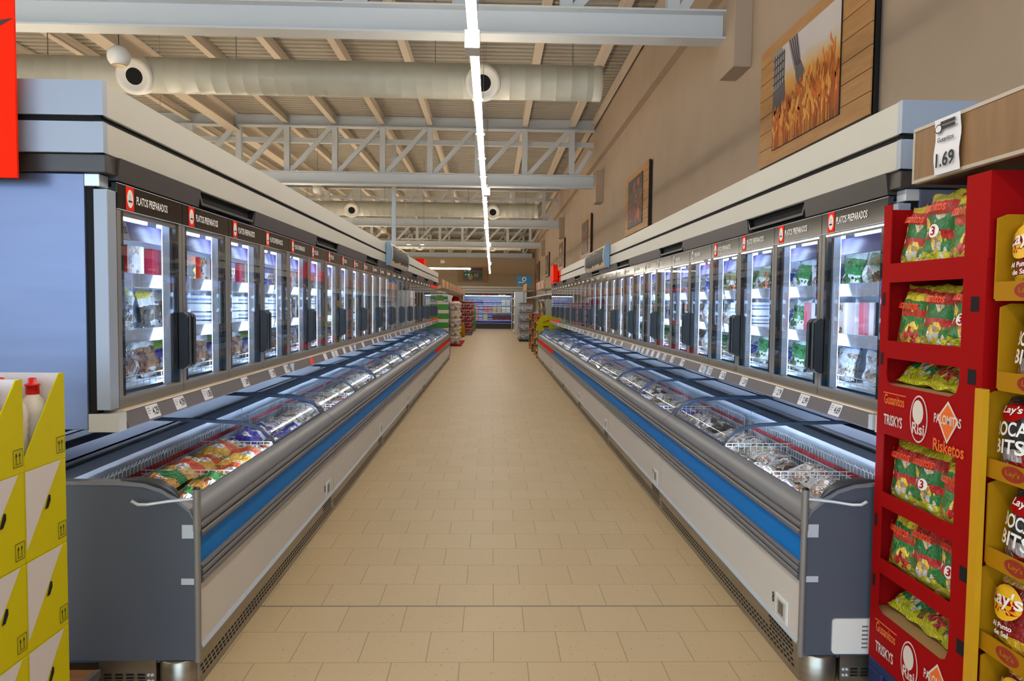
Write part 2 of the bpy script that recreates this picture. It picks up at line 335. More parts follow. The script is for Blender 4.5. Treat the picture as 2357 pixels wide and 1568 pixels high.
for i in range(len(marks)-1):
    lamp_seg(marks[i]+.16, marks[i+1]-.02, f'long white LED line lamp hung over the aisle, {ORD[i-1] if i else "behind the viewer"} from the viewer' if i else 'long white LED line lamp hung behind the viewer')
    if i:
        k = thing('lamp_box', f'white square connector box between aisle line lamps, {ORD[i-1]} from the viewer', 'box', (LX+.01+(.035 if i % 2 else -.02), marks[i]+.04, LZ-.045), 0, 'connector boxes of the line lamp')
        MB().box(-.055, .055, -.09, .09, 0, .13, M['white']).build('box_body', k, bevel=.004); MB().lathe([(.03, 0), (.03, .06), (0, .06)], (0, -.02, .13), M['alul'], 12).build('box_cap', k)
for k, x in enumerate((-5.4, -9.8)):
    for i, (a, c) in enumerate(((-6, 10), (10.2, 26), (26.2, 45))):
        lamp_seg(a, c, f'LED line lamp over the {["next", "second"][k]} aisle beyond the left freezers, {["near", "middle", "far"][i]} length', x, 'line lamps of other aisles')
# spheres
for i, (x, y, z, where) in enumerate(((-4.5, 9, 4.5, 'in front of the near duct nozzle'), (-4.75, 20, 4.62, 'beyond the second truss'), (-4.6, 31, 4.62, 'beyond the third truss'), (-3.0, 44, 4.1, 'near the back wall'))):
    t = thing('ceiling_speaker', f'white spherical speaker hanging on a cord {where}', 'speaker', (x, y, z), 0, 'hanging ball speakers')
    prof = [(.001, .13)]+[(math.sin(a)*.13, math.cos(a)*.13) for a in [PI*k/14 for k in range(1, 12)]]
    MB().lathe([(r, h) for r, h in prof[::-1]], (0, 0, 0), M['white'], 20).build('ball', t)
    MB().lathe([(0, -.095), (.075, -.1), (.085, -.108)][::-1], (0, 0, 0), M['beige'], 18).build('grille', t)
    MB().tube([(0, 0, .13), (0, 0, ZC-z)], .004, M['ink'], 5).build('cord', t)
# drop pole and track lights beyond the left freezers
tag(MB().box(-2.92, -2.8, 21.2, 21.32, 2.0, ZC, M['alul']).build('service_pole', bevel=.008), 'bluish white square service pole dropping from the roof behind the left freezers', 'pole')
t = thing('track_light', 'short white track with two spotlights hanging beyond the left freezers', 'lamp', (-2.6, 24.5, 3.7), 0)
MB().box(-.45, .45, -.03, .03, 0, .05, M['white']).build('track', t)
MB().tube([(-.3, 0, .05), (-.3, 0, ZC-3.7)], .008, M['alul'], 6).build('hanger', t); MB().tube([(.3, 0, .05), (.3, 0, ZC-3.7)], .004, M['ink'], 6).build('hanger', t)
for x in (-.2, .25):
    s = MB().lathe([(0, 0), (.06, 0), (.07, -.02), (.07, -.14)], (x, 0, -.02), M['white'], 14).build('spot_head', t)
    MB().disc((x, 0, -.158), (.062, 0, 0), (0, -.062, 0), M['lamp'], 14).build('spot_lens', s)
t = thing('bar_lamp', 'white line lamp hung crosswise near the far end of the aisle', 'lamp', (-9.5, 40, LZ))
MB().box(0, 8.35, -.03, .03, .02, .07, M['white']).build('lamp_housing', t); MB().box(.02, 8.3, -.033, .033, 0, .022, M['lamp']).box(.02, 8.3, -.03, .03, .07, .076, M['upfill']).build('diffuser', t)  # top strip is the same added glow for the ceiling
for x in (1, 4.5, 8.1): MB().tube([(x, 0, .07), (x, 0, ZC-LZ-.03)], .004, M['alu'], 5).build('suspension_wire', t)
t = thing('exit_sign', 'green emergency exit sign with arrow hanging under the bar lamp', 'sign', (-1.38, 40, 3.1))
MB().box(-.2, .2, -.02, .02, 0, .24, mat('exit_green', (12, 70, 44), .4)).build('sign_box', t, bevel=.005)
g = MB().add([(-.13, -.022, .075), (-.07, -.022, .03), (-.07, -.022, .06), (-.02, -.022, .06), (-.02, -.022, .09), (-.07, -.022, .09), (-.07, -.022, .12)], [(0, 1, 2), (2, 3, 4, 5), (5, 6, 0), (2, 5, 0)], M['pw'])
g.box(.05, .13, -.024, -.021, .03, .12, M['pw']); g.build('arrow', t)
for x in (-.12, .12): MB().tube([(x, 0, .24), (x, 0, .36)], .006, M['alul'], 5).build('hanger', t)

# ---------------------------------------------------------------- chest freezers (local: x away from the aisle, y along it)
P = 2.52
XR, YR, XL, YL = 1.32, 2.985, -1.19, 2.955
CX_R, CY_R, CX_L, CY_L = 1.70, 3.1, -1.54, 3.04     # upright cabinets' door planes
def arc(cx, cz, r, a0, a1, n): return [(cx+r*math.cos(a0+(a1-a0)*k/n), cz+r*math.sin(a0+(a1-a0)*k/n)) for k in range(n+1)]
LIDP = [(.075, .748), (.1, .79), (.14, .825), (.2, .852), (.29, .87), (.45, .88), (.84, .892)]
def swap(o, m):
    o.material_slots[0].link = 'OBJECT'; o.material_slots[0].material = m
CH = {}
g = .004
b = MB().box(.0, .03, g, P-g, 0.0, .155, M['stain'])
for r, z in enumerate((.035, .055, .075)):
    for k in range(62): b.box(-.0012, .001, .05+k*.0395+r*.012, .05+k*.0395+r*.012+.024, z, z+.009, M['void'])
for r, z in enumerate((.095, .113, .131)):
    for k in range(9): b.box(-.0012, .001, .06+k*.03+r*.01, .06+k*.03+r*.01+.02, z, z+.009, M['void'])
CH['kick_plate'] = b.mesh('kick_plate')
CH['front_panel'] = MB().box(-.004, .05, g, P-g, .175, .435, mat('chest_panel', (212, 208, 203), .5)).mesh('front_panel')
CH['bottom_trim'] = MB().prism([(.03, .155), (-.012, .155), (-.016, .163), (-.006, .178), (.03, .178)], 'y', g, P-g, M['alul']).mesh('bottom_trim')
lo = [(.04, .432), (-.006, .432)]+arc(-.006, .448, .016, -PI/2, -PI*1.5, 6)+arc(-.008, .478, .013, -PI/2, -PI*1.5, 6)+arc(-.006, .501, .01, -PI/2, -PI*1.5, 5)+[(.04, .513)]
CH['lower_bumper'] = MB().prism(lo, 'y', g, P-g, M['bump']).mesh('lower_bumper')
CH['colour_strip'] = MB().box(.001, .04, g, P-g, .512, .625, M['blue']).mesh('colour_strip')
up = [(.05, .622), (-.004, .622)]+arc(-.004, .637, .015, -PI/2, -PI*1.5, 6)+arc(-.003, .667, .013, -PI/2, -PI*1.5, 5)+[(.05, .682)]
CH['upper_bumper'] = MB().prism(up, 'y', g, P-g, M['bump']).mesh('upper_bumper')
tr = [(.095, .68), (.0, .68), (-.004, .69), (.0, .705), (.012, .725), (.035, .745), (.062, .757), (.085, .752), (.095, .735)]
CH['top_rail'] = MB().prism(tr, 'y', g, P-g, M['rail'], True).mesh('top_rail')
b = MB()   # open insulated tub
b.quad((.1, 0, .34), (.66, 0, 0), (0, P, 0), M['ice']); b.quad((.1, P, .34), (0, -P, 0), (0, 0, .4), M['ice'])
b.box(.76, .98, 0, P, .1, .76, M['ice']); b.box(.68, .83, .01, P-.01, .76, .785, M['ice']); b.box(.03, .1, .01, P-.01, .1, .68, M['liner']); b.box(.03, .98, .002, P-.002, .1, .34, M['slate'])
CH['tub'] = b.mesh('tub')
CH['rear_frame'] = MB().box(.80, .86, 0, P, .82, .885, M['lid']).box(.86, 1.0, 0, P, .76, .93, M['black']).box(.87, .90, 0, P, .93, .945, M['lid']).box(.80, .82, 0, P, .785, .83, M['black']).mesh('rear_frame')
CH['led_strip'] = MB().box(.1005, .104, .03, P-.03, .60, .70, emit('chest_led', (206, 224, 255), 22)).mesh('led_strip')
b = MB()
for k in range(63): b.tube([(.645, .04+k*.039, .5), (.645, .04+k*.039, .73), (.63, .04+k*.039, .755)], .0022, M['wire'], 4, False)
for z in (.54, .62, .66, .735): b.tube([(.643, .02, z), (.643, P-.02, z)], .0028, M['wire'], 4)
for k in range(60): b.box(.6385, .6405, .05+k*.04, .05+k*.04+.032, .668, .698, mat('strip_red', (176, 32, 36), .4))
CH['rear_basket'] = b.mesh('rear_basket')
b = MB()
for yy in (.863, 1.657):
    for k in range(13): b.tube([(.13+k*.04, yy, .46), (.13+k*.04, yy, .70)], .0022, M['wire'], 4, False)
    for z in (.5, .56, .62, .68, .7): b.tube([(.12, yy, z), (.64, yy, z)], .0028, M['wire'], 4)
for k in range(60): b.tube([(.118, .05+k*.041, .5), (.118, .05+k*.041, .675)], .002, M['wire'], 4, False)
for z in (.56, .62, .672): b.tube([(.118, .02, z), (.118, P-.02, z)], .0028, M['wire'], 4)
CH['wire_basket'] = b.mesh('wire_basket')
def frame(y, r, mb=None, m='lid', wd=.022):
    mb = mb or MB(); n = len(LIDP)
    vs = []
    for x, z in LIDP: vs += [(x, y, z), (x, y+wd, z), (x, y+wd, z+r), (x, y, z+r)]
    fs = [(0, 1, 2, 3), tuple(4*(n-1)+k for k in (3, 2, 1, 0))]
    for i in range(n-1):
        for k in range(4): fs.append((4*i+k, 4*i+4+k, 4*i+4+(k+1) % 4, 4*i+(k+1) % 4))
    return mb.add(vs, fs, M[m])
def lidglass(y0, y1, dz):
    b = MB(); n = 12; pts = []
    for i in range(len(LIDP)-1):
        for k in range(3):
            t_ = k/3; pts.append((LIDP[i][0]*(1-t_)+LIDP[i+1][0]*t_, LIDP[i][1]*(1-t_)+LIDP[i+1][1]*t_))
    pts.append(LIDP[-1]); vs = []
    for x, z in pts: vs += [(x, y0, z+dz), (x, y1, z+dz)]
    return b.add(vs, [(2*i, 2*i+2, 2*i+3, 2*i+1) for i in range(len(pts)-1)], M['lidg'], True)
# lid 'lower' covers y 0.75..1.7 , lid 'upper' (with grip) covers 1.6..2.5 counted from the end with the grip
b = frame(.012, .022, wd=.05); b.box(.5, .62, .012, .06, .905, .909, M['lid']).quad((.47, .02, .9115), (0, .03, 0), (.1, 0, 0), M['alul']).quad((.3, .02, .8965), (0, .02, 0), (.05, 0, 0), M['pw'])
frame(1.2, .018, b, wd=.026)
b.box(.072, .086, .05, 1.21, .752, .766, M['lid']).box(.82, .842, .05, 1.21, .889, .905, M['lid'])
CH['sliding_lid'] = b.mesh('sliding_lid'); CH['lid_glass'] = lidglass(.06, 1.2, .012).mesh('lid_glass')
b = frame(1.16, .01, wd=.02); frame(2.46, .012, b, wd=.04); b.box(.07, .08, 1.17, 2.47, .748, .757, M['lid']).box(.82, .842, 1.17, 2.47, .888, .899, M['lid'])
CH['fixed_lid'] = b.mesh('fixed_lid'); CH['lid_glass2'] = lidglass(1.18, 2.46, .004).mesh('lid_glass')
gp = [(.09, .035, .795), (.13, .05, .845), (.2, .055, .875), (.28, .05, .89), (.33, .035, .893)]
CH['lid_grip'] = MB().tube([(x, y+.045, z+.006) for x, y, z in gp], [.009, .013, .014, .013, .009], M['lid'], 10).mesh('lid_grip')
b = MB().box(-.008, .0, .12, .25, .18, .285, M['pw']); b.box(-.0095, -.007, .135, .235, .19, .272, M['alul']); b.box(-.0105, -.008, .16, .215, .205, .262, mat('display_dark', (104, 96, 84), .3))
CH['control_box'] = b.mesh('control_box')
END = [(.0, .125), (.0, .69), (.02, .735), (.07, .775), (.13, .815), (.2, .838), (.3, .846), (1.0, .85), (1.0, .125)]
CH['end_panel'] = MB().prism(END, 'y', -.03, -.002, M['slate']).mesh('end_panel')
ed = MB(); q = END[1:8]
vs = []
for x, z in q: vs += [(x, -.034, z), (x, .012, z), (x, .012, z+.014), (x, -.034, z+.014)]
fs = [(0, 1, 2, 3)]+[(4*i+k, 4*i+4+k, 4*i+4+(k+1) % 4, 4*i+(k+1) % 4) for i in range(len(q)-1) for k in range(4)]
ed.add(vs, fs, M['rail']); CH['end_trim'] = ed.mesh('end_trim')
cr = [(.07, -.008, .79), (.1, -.008, .822), (.15, -.008, .848), (.22, -.008, .862), (.3, -.008, .862)]
CH['end_grip'] = MB().tube(cr, [.008, .018, .02, .016, .006], mat('grip_dark', (58, 58, 60), .35), 8).mesh('end_grip')
b = MB().tube([(-.008, -.028, .12), (-.008, -.028, .83)], .013, M['alu'], 12).tube([(-.008, -.028, .66), (-.008, -.028, .83)], .0155, M['alu'], 12).lathe([(.0155, 0), (.012, .008), (0, .01)], (-.008, -.028, .83), M['black'], 12)
CH['bumper_post'] = b.mesh('bumper_post')
CH['hook'] = MB().tube([(-.008, -.03, .792), (.1, -.05, .785), (.17, -.07, .778), (.2, -.085, .782), (.215, -.1, .80)], .0065, M['alul'], 8).mesh('hook')
CH['clip'] = MB().box(.004, .05, -.034, -.03, .63, .685, M['alul']).mesh('clip'); CH['clip2'] = MB().box(.004, .055, -.034, -.03, .44, .465, M['alul']).mesh('clip')
CH['corner_foot'] = MB().lathe([(.082, 0), (.082, .118), (.078, .122), (0, .122)], (.085, .035, 0), M['stain'], 28).mesh('corner_foot')
b = MB().box(.17, .4, -.012, 0, .005, .125, M['stain'])
for k in range(4):
    for j in range(3): b.box(.215+k*.045, .245+k*.045, -.0135, -.011, .025+j*.014, .033+j*.014, M['void'])
for x in (.185, .2): 
    for z in (.03, .055): b.lathe([(0, -.006), (.006, -.005), (.007, 0)], (x, -.012, z), M['alul'], 8, 'y')
CH['end_kick'] = b.mesh('end_kick')
b = MB()
def rr(x0, x1, z0, z1, r): return arc(x1-r, z0+r, r, -PI/2, 0, 4)+arc(x1-r, z1-r, r, 0, PI/2, 4)+arc(x0+r, z1-r, r, PI/2, PI, 4)+arc(x0+r, z0+r, r, PI, 1.5*PI, 4)
b.prism(rr(.12, .34, .135, .285, .015), 'y', -.04, -.031, M['white'])
for k in range(6): b.box(.245, .27, -.0412, -.04, .16+k*.018, .166+k*.018, M['railg']).box(.29, .305, -.0412, -.04, .16+k*.018, .168+k*.018, M['alul'])
CH['vent_plate'] = b.mesh('vent_plate')
PARTS = ['kick_plate', 'front_panel', 'bottom_trim', 'lower_bumper', 'colour_strip', 'upper_bumper', 'top_rail', 'tub', 'rear_frame', 'led_strip', 'rear_basket', 'wire_basket', 'control_box']
def chest(side, i):
    rt = side == 'right'; n = ORD[i]
    t = thing('chest_freezer', f'cream and grey open-top chest freezer with {"red" if i > 4 else "blue"} front strip, {n} in the {side} row', 'freezer',
              (XR, YR+i*P, 0) if rt else (XL, YL+(i+1)*P, 0), 0 if rt else PI, f'{side} row of chest freezers')
    for p in PARTS:
        o = link(p, CH[p], t)
        if p == 'colour_strip' and i > 4: swap(o, M['red'])
    def flip(k):
        if not rt: return CH[k]
        if k+'_m' not in CH:
            me = CH[k].copy(); me.transform(Matrix.Translation((0, P, 0)) @ Matrix.Scale(-1, 4, (0, 1, 0))); me.flip_normals(); CH[k+'_m'] = me
        return CH[k+'_m']
    l = link('sliding_lid', flip('sliding_lid'), t); link('lid_glass', flip('lid_glass'), l); link('lid_grip', flip('lid_grip'), l)
    if i:       # the nearest freezers stand open: their second lid is slid under the first
        l = link('fixed_lid', flip('fixed_lid'), t); link('lid_glass', flip('lid_glass2'), l)
    num = {('right', 0): '8', ('right', 1): '9', ('left', 0): '1'}.get((side, i))
    if num: MB().text(num, (-.0055, .285, .225), (0, -1, 0), (0, 0, 1), .048, M['ink'], .024).build('unit_number', t)
    def endset(far):
        e = bpy.data.objects.new('end_assembly', None); C.objects.link(e); e.parent = t
        names = ['end_panel', 'end_trim', 'bumper_post', 'hook', 'clip', 'clip2', 'corner_foot', 'end_kick', 'end_grip']+(['vent_plate'] if rt and not far else [])
        for p in names:
            me = CH[p]
            if far:      # mirrored copy for the other end
                key = p+'_far'
                if key not in CH:
                    me = CH[p].copy(); me.transform(Matrix.Translation((0, P, 0)) @ Matrix.Scale(-1, 4, (0, 1, 0))); me.flip_normals(); CH[key] = me
                me = CH[key]
            link(p.rstrip('2'), me, e)
    if i == 0: endset(not rt)
    if i == 6: endset(rt)
    return t
for i in range(7): chest('right', i); chest('left', i)

# ---------------------------------------------------------------- upright freezer cabinets above the chests
CB = {}; DW = P/4
CB['interior'] = MB().quad((.66, 0, 1.12), (0, P, 0), (0, 0, .95), M['liner']).quad((.03, 0, 1.125), (.64, 0, 0), (0, P, 0), M['ice']).quad((.03, P, 2.05), (.64, 0, 0), (0, -P, 0), M['liner']).mesh('interior')
CB['body_shell'] = MB().box(.67, 1.05, 0, P, 1.09, 2.1, M['slate']).box(.04, .67, 0, P, 1.095, 1.12, M['slate']).box(.04, .67, 0, P, 2.055, 2.1, M['dark']).mesh('body_shell')
CB['under_panel'] = MB().box(.67, 1.05, 0, P, .3, 1.09, M['black']).mesh('under_panel')
b = MB().prism([(.06, 1.055), (-.034, 1.055), (-.038, 1.06), (-.014, 1.124), (.06, 1.124)], 'y', .004, P-.004, M['railg']).prism([(.04, 1.1245), (-.018, 1.1245), (-.02, 1.133), (.04, 1.136)], 'y', 0, P, M['beige']).box(-.039, -.02, .0, .035, 1.058, 1.122, M['alul'])
CB['price_rail'] = b.mesh('price_rail')
b = MB().prism([(.06, 2.075), (-.008, 2.075), (-.02, 2.165), (.06, 2.165)], 'y', 0, .82, M['dark']).prism([(.06, 2.075), (-.008, 2.075), (-.02, 2.165), (.06, 2.165)], 'y', 1.7, P, M['dark']).box(.02, .06, .82, 1.7, 2.075, 2.165, M['void'])
b.prism([(.8, 2.165), (.85, 2.09), (1.67, 2.09), (1.72, 2.165), (1.7, 2.165), (1.655, 2.104), (.865, 2.104), (.82, 2.165)], 'x', -.012, .03, M['black'])
CB['top_band'] = b.mesh('top_band')
b = MB()
for k in range(5): b.box(.04, .075, k*DW-.05 if k else 0, k*DW+.05 if k < 4 else P, 1.13, 2.05, M['alul'])
CB['mullion'] = b.mesh('mullion')
b = MB()
for k in range(5): b.box(.0755, .08, k*DW-.045 if k else 0.004, k*DW+.045 if k < 4 else P-.004, 1.18, 1.97, M['led'])
for k in range(4): b.box(.14, .152, k*DW+.06, (k+1)*DW-.06, 1.952, 1.968, M['led'])
CB['led_strip'] = b.mesh('led_strip')
SH = (1.68, 1.425, 1.19)
for q, z in enumerate(SH):
    b = MB().box(.12, .62, .02, P-.02, z-.012, z, M['liner'])
    if q < 2: b.prism([(.122, z-.035), (.108, z-.032), (.098, z+.03), (.104, z+.032)], 'y', .03, P-.03, M['lip'])
    else:
        for zz in (z+.02, z+.05): b.tube([(.1, .03, zz), (.1, P-.03, zz)], .003, M['wire'], 5)
        for k in range(40): b.tube([(.1, .05+k*.062, z), (.1, .05+k*.062, z+.05)], .0018, M['wire'], 4, False)
    CB['shelf%d' % q] = b.mesh('shelf')
b = MB().prism([(.13, 1.86), (.115, 1.862), (.135, 1.945), (.15, 1.945)], 'y', .03, P-.03, M['lav']); CB['valance'] = b.mesh('valance')
b = MB().box(0, .03, .004, .034, 1.135, 2.0, M['alu']).box(0, .03, DW-.034, DW-.004, 1.135, 2.0, M['alu']).box(0, .03, .034, DW-.034, 1.135, 1.185, M['alu'])
b.box(.004, .02, .034, .064, 1.185, 1.96, M['blackg']).box(.004, .02, DW-.064, DW-.034, 1.185, 1.96, M['blackg']).box(.004, .02, .064, DW-.064, 1.94, 1.96, M['alu'])
CB['door'] = b.mesh('door')
CB['glass_pane'] = MB().quad((.002, .03, 1.185), (0, 0, .775), (0, DW-.06, 0), M['glass']).mesh('glass_pane')
h = [(0, 1.25), (-.02, 1.25), (-.038, 1.262), (-.044, 1.28), (-.044, 1.50), (-.038, 1.518), (-.02, 1.53), (0, 1.53)]
for e, y in ((0, DW-.05), (1, .006)):
    b = MB().prism(h, 'y', y, y+.044, M['black']).tube([(-.045, y+.022, 1.27), (-.045, y+.022, 1.51)], .006, mat('handle_sheen', (60, 62, 68), .25), 6); CB['handle%d' % e] = b.mesh('door_handle')
def header(kind, col):
    b = MB().box(-.003, .02, .003, DW-.003, 1.962, 2.068, M['blackg']).box(-.0035, .0, .003, DW-.003, 1.9615, 1.964, M['alul']).box(-.0035, .0, .003, DW-.003, 2.066, 2.0685, M['alul'])
    R, U = (0, -1, 0), (0, 0, 1)
    cy = DW-.105
    if col: b.quad((-.0045, cy+.035, 1.966), (0, -.07, 0), (0, 0, .098), M['red'])
    b.disc((-.0055, cy, 2.015), (0, -.026, 0), (0, 0, .038), M['pw'], 24)
    if kind[0] == 'P' and col: b.quad((-.0065, cy+.016, 2.0), (0, -.032, 0), (0, 0, .008), M['ink']).text('SSS', (-.0065, cy, 2.014), R, U, .018, M['grey'], .018)
    else: b.disc((-.0065, cy, 2.013), (0, -.012, 0), (0, 0, .02), M['ink'], 12)
    if kind == '-':
        for k in range(7): b.quad((-.0055, cy-.06-k*.034, 2.0), (0, -.026, 0), (0, 0, .032), M['pw'])
    else:
        w = {'PLATOS PREPARADOS': .30, 'PIZZAS': .13, 'VERDURAS': .17}[kind]
        b.text(kind, (-.0055, cy-.055, 1.998), R, U, .036, M['pw'], w, False)
    return b.mesh('header_strip')
HD = {'A': header('PLATOS PREPARADOS', 1), 'B': header('PIZZAS', 1), 'C': header('VERDURAS', 0), 'D': header('-', 0)}
HSEQ = {'left': 'AAAAABBBBBDDDDDDDDDDDDDDDDDD', 'right': 'AAAACCCCDDDDDDDDDDDDDDDDDDDD'}
def cabinet(side, i):
    rt = side == 'right'
    t = thing('freezer_cabinet', f'four-door upright glass freezer cabinet mounted above the chests, {ORD[i]} in the {side} row', 'freezer cabinet',
              (CX_R, CY_R+i*P, 0) if rt else (CX_L, CY_L+(i+1)*P, 0), 0 if rt else PI, f'{side} row of upright freezer cabinets')
    for p in ('interior', 'body_shell', 'under_panel', 'price_rail', 'top_band', 'mullion', 'led_strip', 'shelf0', 'shelf1', 'shelf2', 'valance'): link(p.rstrip('012'), CB[p], t)
    for k in range(4):
        j = 4*i+(k if rt else 3-k)
        d = link('door', CB['door'], t, (0, k*DW, 0)); link('glass_pane', CB['glass_pane'], d); link('header_strip', HD[HSEQ[side][j]], d)
        link('door_handle', CB['handle%d' % (k % 2)], d)
        if j >= 24:
            MB().box(-.005, 0, .0, DW, 1.137, 1.18, M['red']).build('red_strip', d)
            if side == 'left': MB().box(-.006, -.003, .0, DW, 1.99, 2.06, M['red']).build('red_banner', d)
    if i in (0, 6):
        v = (-.07, 0) if (i == 0) == rt else (P, P+.07)
        a, c = v
        out, inn = (a, c) if a < 0 else (c, a)
        e = MB().box(.0, .055, a, c, 1.14, 2.03, mat('canopy_end', (152, 162, 178), .36)).box(.055, .09, a+.01, c-.01, 1.12, 2.05, M['void']).box(.09, 1.05, a, c, 1.06, 2.09, M['endsteel']).box(-.03, .09, a, c, 1.05, 1.125, M['cream']).box(.03, .09, a, c, 2.04, 2.09, M['alul']).box(-.005, 1.05, a-.02 if a < 0 else a, c if a < 0 else c+.02, 2.092, 2.163, M['dark'])
        e.build('end_panel', t, bevel=.003)
    return t
for i in range(7): cabinet('right', i); cabinet('left', i)
def fascia(side):
    rt = side == 'right'; s = 1 if rt else -1
    x0, y0, y1 = (CX_R-.02, CY_R-.11, CY_R+7*P+.06) if rt else (CX_L+.01, CY_L-.11, CY_L+7*P+.06)
    t = thing('canopy_fascia', f'long cream double-board canopy running above the {side} freezer cabinets', 'canopy', (x0, y0, 0)); L = y1-y0
    for nm, z0, z1 in (('lower_board', 2.165, 2.285), ('upper_board', 2.31, 2.445)):
        MB().box(0, s*.03, 0, L, z0, z1, M['cream']).build(nm, t, bevel=.003)
        MB().box(.03*s, s*1.05, -.001, .02, z0, z1, mat('canopy_end', (152, 162, 178), .36)).box(-s*.001, s*.034, -.003, .03, z0, z1, mat('canopy_end', (152, 162, 178), .36)).build('end_board', t)
    MB().box(s*.015, s*1.04, .012, L-.01, 2.28, 2.315, M['void']).build('shadow_gap', t)
    MB().box(s*.025, s*1.05, .02, L, 2.168, 2.43, M['dark']).build('backing', t)
    if rt:
        for z0, z1 in ((2.165, 2.285), (2.31, 2.445)): MB().box(-.004, 0, L-2.9, L, z0, z1, M['red']).build('red_board', t)
    return t
fascia('right'); fascia('left')
# section signs clipped on the fascias
for side, x, y in (('left', CX_L+.05, 10.5), ('right', CX_R-.06, 10.4)):
    s = 1 if side == 'left' else -1
    t = thing('section_sign', f'curved beige section sign with dense black lettering on the {side} canopy', 'sign', (x, y, 2.3)); L = 2.15
    pr = [(-s*.03, -.16)]+[(s*(.05*math.cos(a)), .16*math.sin(a)) for a in [-PI/2+PI*k/10 for k in range(11)]]+[(-s*.03, .16)]
    MB().prism(pr, 'y', .03, L-.03, M['beige'], True).build('sign_face', t)
    for a, c in ((0, .03), (L-.03, L)): MB().prism([(p[0]*1.12, p[1]*1.06) for p in pr], 'y', a, c, M['bluegrey']).build('end_cap', t)
    b = MB(); y_ = .12
    while y_ < L-.14:
        z0, z1 = -.1+random.uniform(-.018, .018), .125+random.uniform(-.01, .01); w_ = .0805
        pts = [(s*(.05*math.sqrt(max(0, 1-(z/.16)**2))+.002), z) for z in (z0, z0*.5, 0, z1*.5, z1)]
        vs = []
        for x_, z in pts: vs += [(x_, y_, z), (x_, y_+w_, z)]
        b.add(vs, [(2*k, 2*k+1, 2*k+3, 2*k+2) if s > 0 else (2*k+2, 2*k+3, 2*k+1, 2*k) for k in range(4)], M['ink']); y_ += .081
    b.build('lettering', t)

# ---------------------------------------------------------------- frozen goods
def pillow(w, h, d, seed, nx=9, nz=12, crimp=.035, wr=.12):
    """a filled plastic bag: bulging, creased, with flat crimped ends"""
    rnd = random.Random(seed); ph = [rnd.uniform(0, 6.3) for _ in range(8)]; vs = []
    def rim(v): return 1-.10*math.sin(PI*v)**2+.03*math.sin(9*v+ph[0])
    for sgn in (-1, 1):
        for j in range(nz+1):
            v = j/nz
            for i in range(nx+1):
                u = -1+2*i/nx
                k = max(0, (1-abs(u)**2.6))*max(0, (1-abs(2*v-1)**5))
                k *= 1+wr*math.sin(7*u+ph[1]+5*v)+wr*math.sin(11*v+ph[2]-3*u)+wr*.6*math.sin(17*u*v+ph[3])
                vs.append((u*w/2*rim(v), sgn*d/2*k+.006*math.sin(4*u+ph[4])*(1 if v in (0, 1) else 0), v*h+crimp*.25*math.sin(5*u+ph[5])*(v-.5)))
    n = (nx+1)*(nz+1); fs = []
    for j in range(nz):
        for i in range(nx):
            a = j*(nx+1)+i
            fs += [(a, a+1, a+nx+2, a+nx+1), (n+a, n+a+nx+1, n+a+nx+2, n+a+1)]
    return vs, fs
_pl = {}
def pillow_mesh(key, w, h, d, seed, name='bag'):
    if key not in _pl:
        vs, fs = pillow(w, h, d, seed); _pl[key] = MB().add(vs, fs, M['white'], True).mesh(name)
    return _pl[key]
_bx = {}
def box_mesh(w, d, h):
    k = (w, d, h)
    if k not in _bx: _bx[k] = MB().box(-w/2, w/2, -d/2, d/2, 0, h, M['white']).mesh('carton')
    return _bx[k]
def item(name, me, m, label, cat, group, loc, rot=(0, 0, 0)):
    o = link(name, me, None, loc, rot); swap(o, m); tag(o, label, cat, group); return o
FILM = [
    ('white', bag('film_white', [(0, (232, 236, 240)), (.8, (120, 150, 210))], [(.6, (190, 170, 150))])),
    ('green and white', bag('film_green', [(0, (226, 232, 226)), (.35, (60, 140, 70)), (.75, (226, 236, 230))], [(.62, (50, 110, 50))])),
    ('clear brown-food', bag('film_brown', [(0, (206, 206, 204)), (.2, (150, 112, 72)), (.7, (208, 206, 200))], [(.58, (108, 66, 40))])),
    ('purple', bag('film_purple', [(0, (168, 120, 60)), (.38, (74, 40, 150)), (.72, (170, 200, 40))], [(.66, (210, 200, 230))])),
    ('yellow-topped', bag('film_yellow', [(0, (214, 212, 206)), (.25, (96, 84, 66)), (.6, (226, 224, 216)), (.78, (214, 196, 70))], [(.64, (60, 50, 44))])),
    ('blue and white', bag('film_blue', [(0, (230, 232, 238)), (.3, (60, 90, 180)), (.55, (234, 236, 242))], [(.62, (120, 130, 190))])),
    ('pale vegetable', bag('film_veg', [(0, (214, 222, 210)), (.5, (140, 160, 110)), (.8, (230, 232, 226))], [(.56, (90, 110, 60)), (.68, (180, 90, 50))]))]
BOXC = [
    ('white food box with a dark stripe', bag('box_white', [(0, (206, 50, 40)), (.06, (40, 36, 36)), (.26, (236, 232, 226)), (.6, (214, 206, 196)), (.8, (236, 232, 228))], [(.62, (200, 150, 90)), (.6, (120, 90, 60))], .01, 5, .4, .05, 0)),
    ('pink food box', bag('box_pink', [(0, (176, 24, 56)), (.3, (206, 60, 90)), (.36, (170, 20, 50)), (.62, (232, 222, 222)), (.9, (60, 40, 44))], (), .01, 6, .4, .05, 0)),
    ('black and orange food box', bag('box_black', [(0, (206, 70, 40)), (.2, (36, 34, 36)), (.7, (216, 120, 60))], [(.63, (214, 190, 60))], .03, 6, .45, .1)),
    ('red pizza box', bag('box_red', [(0, (186, 24, 30)), (.45, (230, 220, 210)), (.6, (190, 26, 30))], [(.62, (220, 160, 80))], .03, 7, .45, .1)),
    ('blue dinner box', bag('box_blue', [(0, (60, 70, 140)), (.5, (220, 222, 230)), (.75, (50, 60, 130))], [(.62, (200, 140, 80))], .03, 7, .45, .1))]
